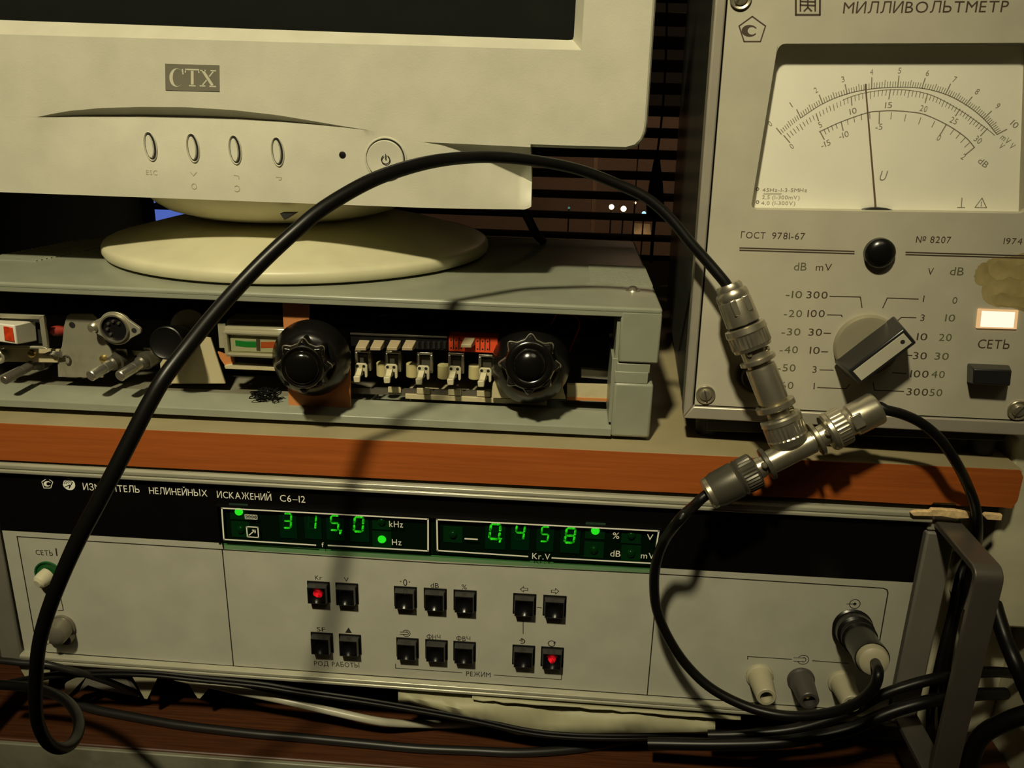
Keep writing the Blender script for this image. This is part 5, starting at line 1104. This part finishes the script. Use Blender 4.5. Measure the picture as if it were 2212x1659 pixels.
# loop cable to the meter input
lp = [(1471, 1119, -42), (1435.6, 1166.8, -32), (1417.7, 1214.5, -27), (1413, 1262, -24), (1419, 1317.7, -23), (1443.5, 1377.3, -23), (1483.3, 1436.9, -24), (1538.9, 1488.5, -28), (1618, 1528, -33), (1697.7, 1546, -38), (1777, 1543, -43), (1845, 1522, -47), (1886, 1487, -50), (1897, 1455, -49)]
BN0 = at(1838, 1351, 0); BN1 = at(1890, 1432, -39); axN, LN = axis(BN0, BN1)
lpts = [TLp+axB*8, TLp-axB*1.5, atd(1500, 1092, 358)]+[at(*p) for p in lp]+[BN1+axN*1, BN1-axN*8]
c3 = coax('coaxial_cable', 'black coaxial cable looping from tee to the lower meter input', lpts, 2.25, M['rubber'], 16, 7)
pg = obj('plug_body', MB().rev(TLp, TRp, Bp([(-212, 12), (-212, 33), (-208, 36), (-196, 36.5), (-188, 40), (-140, 41), (-136, 38), (-132, 28)]), 36), M['dchrome'], c3, 'dark plug', ang=30)
obj('plug_end', MB().rev(TLp, TRp, Bp([(-214, 14), (-214, 32), (-209, 36.5), (-200, 37)]), 36), M['chrome'], pg)
obj('plug_ring', MB().rev(TLp, TRp, Bp([(-138, 30), (-136, 38), (-130, 42), (-126, 39), (-122, 41, .06), (-96, 41, .06), (-92, 38), (-88, 26)]), 64), M['dchrome'], pg, ang=25)
kN = LN
pg = obj('plug_body', MB().rev(BN0, BN1, [(2.6, 8.6), (2.8, 9.2), (3.6, 9.4), (4.2, 8.6), (4.6, 8.8), (10, 8.6), (11, 7.4), (13, 7.2), (14, 7.9), (16, 8.1), (17, 7.2), (LN-12, 7.0), (LN-8, 7.4), (LN-4, 7.4)], 40), M['knob'], c3, 'black plug', ang=30)
obj('plug_end', MB().rev(BN0, BN1, [(LN-6, 6.9), (LN-3, 6.9), (LN-1, 6.2), (LN, 4.6), (LN+.2, 2.4)], 32), M['post'], pg)

# ------------------------------------------------------------------ cables and clutter under the meter
def zt(u, v, h=2.4): return atz(u, v, ZD+h)
coax('floor_cable', 'grey-black cable lying on the front of the dark worktop', [zt(u, v) for u, v in ((40, 1478), (96, 1491), (142, 1511.6), (202.5, 1532), (278.5, 1547), (380, 1565), (481, 1577.5), (560, 1586), (646, 1593), (773, 1605), (900, 1616.5), (1026, 1622), (1116, 1625.6), (1217, 1620.5), (1318.5, 1607), (1420, 1594), (1546, 1588), (1680, 1588), (1800, 1590), (1960, 1600))], 2.3, M['rubber2'], 14, 5)
pa = [(-40, 1488, -12), (0, 1480, -12), (61, 1467, -11), (126.6, 1457, -10), (228, 1453, -9), (329, 1455.5, -8), (430, 1466, -7), (560, 1479, -6), (646.6, 1493, -5), (773, 1511, -4), (900, 1532, -3), (1026, 1555, -3), (1141, 1580, -4), (1242, 1590, -4), (1369, 1592, -2), (1500, 1588, 4), (1700, 1576, 12), (1860, 1540, 24)]
tw = thing('twin_lead', 'flat black twin lead sagging below the meter front', 'cable', at(560, 1479, -6))
obj('sheath', MB().tube([at(u, v-3, y) for u, v, y in pa], 1.05, 10, 6), M['rubber'], tw); obj('sheath', MB().tube([at(u, v+4.5, y-.6) for u, v, y in pa], 1.05, 10, 6), M['rubber'], tw)
coax('monitor_cable', 'black cable hanging behind the monitor chin at its right end', [at(u, v, y) for u, v, y in ((1090, 380, 150), (1122, 440, 150), (1140, 470, 150), (1158, 505, 152), (1172, 520, 170))], 2.6, M['rubber'], 12, 5)
coax('stray_cable', 'short grey cable bending under the left meter corner', [at(u, v, y) for u, v, y in ((-60, 1425, -18), (0, 1427, -18), (50, 1432, -18), (100, 1435, -17), (140, 1445, -15), (180, 1455, -12), (240, 1475, -4), (300, 1500, 10))], 1.7, M['rubber2'], 12, 6)
coax('white_cable', 'pale cable lying in the dark gap under the meter', [at(u, v, y) for u, v, y in ((380, 1462, 6), (468, 1481, 4), (520, 1493, 3), (608, 1511.6, 2), (722.5, 1538, 1), (811, 1557, 1), (870, 1563, 6), (980, 1565, 16), (1100, 1565, 24))], 2.1, M['whitecable'], 14, 6)
coax('power_cable', 'black cable running right under the meter to the handle', [at(u, v, y) for u, v, y in ((1530, 1588, -6), (1600, 1586, -8), (1720, 1574, -10), (1830, 1540, -11), (1900, 1504, -11), (1960, 1482, -11), (2030, 1464, -9), (2120, 1452, 0), (2190, 1455, 14), (2260, 1470, 30))], 2.6, M['rubber'], 14, 6)
coax('power_cable', 'black cable lowest of the dark bundle at right', [at(u, v, y) for u, v, y in ((1400, 1606, -10), (1560, 1608, -14), (1700, 1602, -18), (1830, 1576, -19), (1930, 1536, -19), (2020, 1512, -17), (2110, 1500, -6), (2170, 1498, 6))], 3.0, M['rubber'], 14, 6)
coax('hanging_cable', 'glossy black cable hanging inside the right handle loop', [at(u, v, y) for u, v, y in ((2105, 1180, 30), (2075, 1240, 18), (2055, 1330, 8), (2030, 1430, 2), (2010, 1540, -2), (2015, 1660, -4), (2025, 1780, -4))], 2.0, M['rubber'], 14, 6)
coax('hanging_cable', 'black cable against the plaster right of the handle', [at(u, v, y) for u, v, y in ((2200, 1246, 30), (2160, 1250, 26), (2146, 1290, 16), (2168, 1370, 4), (2196, 1440, -8), (2240, 1540, -16))], 3.6, M['rubber'], 14, 6)
coax('hanging_cable', 'dark cable crossing the bottom right corner', [at(u, v, y) for u, v, y in ((2260, 1530, -20), (2180, 1556, -16), (2120, 1590, -12), (2095, 1650, -10), (2080, 1740, -10))], 4.2, M['rubber'], 14, 6)
# cream sheet folded under the meter
cs = thing('cream_sheet', 'cream plastic sheet folded under the right half of the meter', 'sheet', (10, 5, ZD))
def strip(us, prof_):
    vs = []; fs = []
    for u in us:
        for f in prof_: vs.append(f(u))
    n = len(prof_); m = len(us)
    for i in range(m-1):
        for k in range(n-1): fs.append((i*n+k, i*n+k+1, (i+1)*n+k+1, (i+1)*n+k))
    return MB().add(vs, fs)
us = np.linspace(860, 1545, 30)
def w_(u, k): return 1.6*math.sin(u*.021+k*1.3)+.8*math.sin(u*.057+k*2.1)
tb = lambda u: 1489+(u-880)*.0795
bb_ = lambda u: 1512+.30*max(0, min(u-880, 240))+min(0, -(u-1330)*.02) if u < 1545 else 1580
p_ = [lambda u: at(u, tb(u)-6, 8), lambda u: at(u, tb(u)+4, 1+w_(u, 0)*.4), lambda u: at(u, tb(u)+(bb_(u)-tb(u))*.35, -2+w_(u, 1)), lambda u: at(u, tb(u)+(bb_(u)-tb(u))*.7, -4+w_(u, 2)), lambda u: at(u, bb_(u), -3+w_(u, 3)*.5), lambda u: at(u, bb_(u)+4, 4)]
o = obj('sheet', strip(us, p_), M['sheet'], cs, ang=80); so = o.modifiers.new('thickness', 'SOLIDIFY'); so.thickness = .0006
us2 = np.linspace(1020, 1600, 26); tb2 = lambda u: 1500+(u-1040)*.0775
rg = np.random.RandomState(5); jag = {i: rg.uniform(-1.5, 3) for i in range(26)}
p2_ = [lambda u: at(u, tb2(u)-4, 6), lambda u: at(u, tb2(u)+6, -3), lambda u: at(u, tb2(u)+12+jag[int(round((u-1020)/23.2))], -4.5)]
o = obj('torn_edge', strip(us2, p2_), M['sheet'], cs, ang=80); so = o.modifiers.new('thickness', 'SOLIDIFY'); so.thickness = .0005
cs2 = thing('serrated_strip', 'pale serrated strip with pointed teeth showing under the meter at left', 'strip', at(370, 1490, 3))
for pts in ([(286, 1462), (340, 1464), (318, 1510), (312, 1509)], [(402, 1470), (462, 1474), (432, 1509), (427, 1508)], [(40, 1438), (64, 1440), (62, 1462), (54, 1462)], [(92, 1446), (108, 1448), (104, 1480), (92, 1478)]):
    pp(3, pts, -.6, 0, 'tooth', M['sheet'], cs2)
pp(4, [(30, 1430), (480, 1460), (480, 1468), (30, 1438)], -.6, 0, 'strip_band', M['sheet'], cs2)
cr2 = thing('grey_bracket', 'dull grey bent bracket in the dark gap under the meter', 'bracket', at(180, 1490, 6))
pp(8, [(140, 1478), (165, 1466), (182, 1466), (150, 1500), (140, 1502)], -2, 0, 'bracket_arm', M['steel'], cr2); pp(8, [(168, 1496), (185, 1466), (272, 1466), (300, 1505), (220, 1490), (190, 1480)], -2, 0, 'bracket_plate', M['pillar'], cr2)

for o in bpy.data.objects:
    if o.name.split('.')[0] in ('front_lettering', 'decibel_lettering', 'printed_lines', 'printed_labels', 'title_lettering', 'display_lettering', 'scale_figures', 'button_lettering', 'emblem_drawing', 'badge_lettering', 'scale_arcs', 'wire_strands'): o['kind'] = 'stuff'
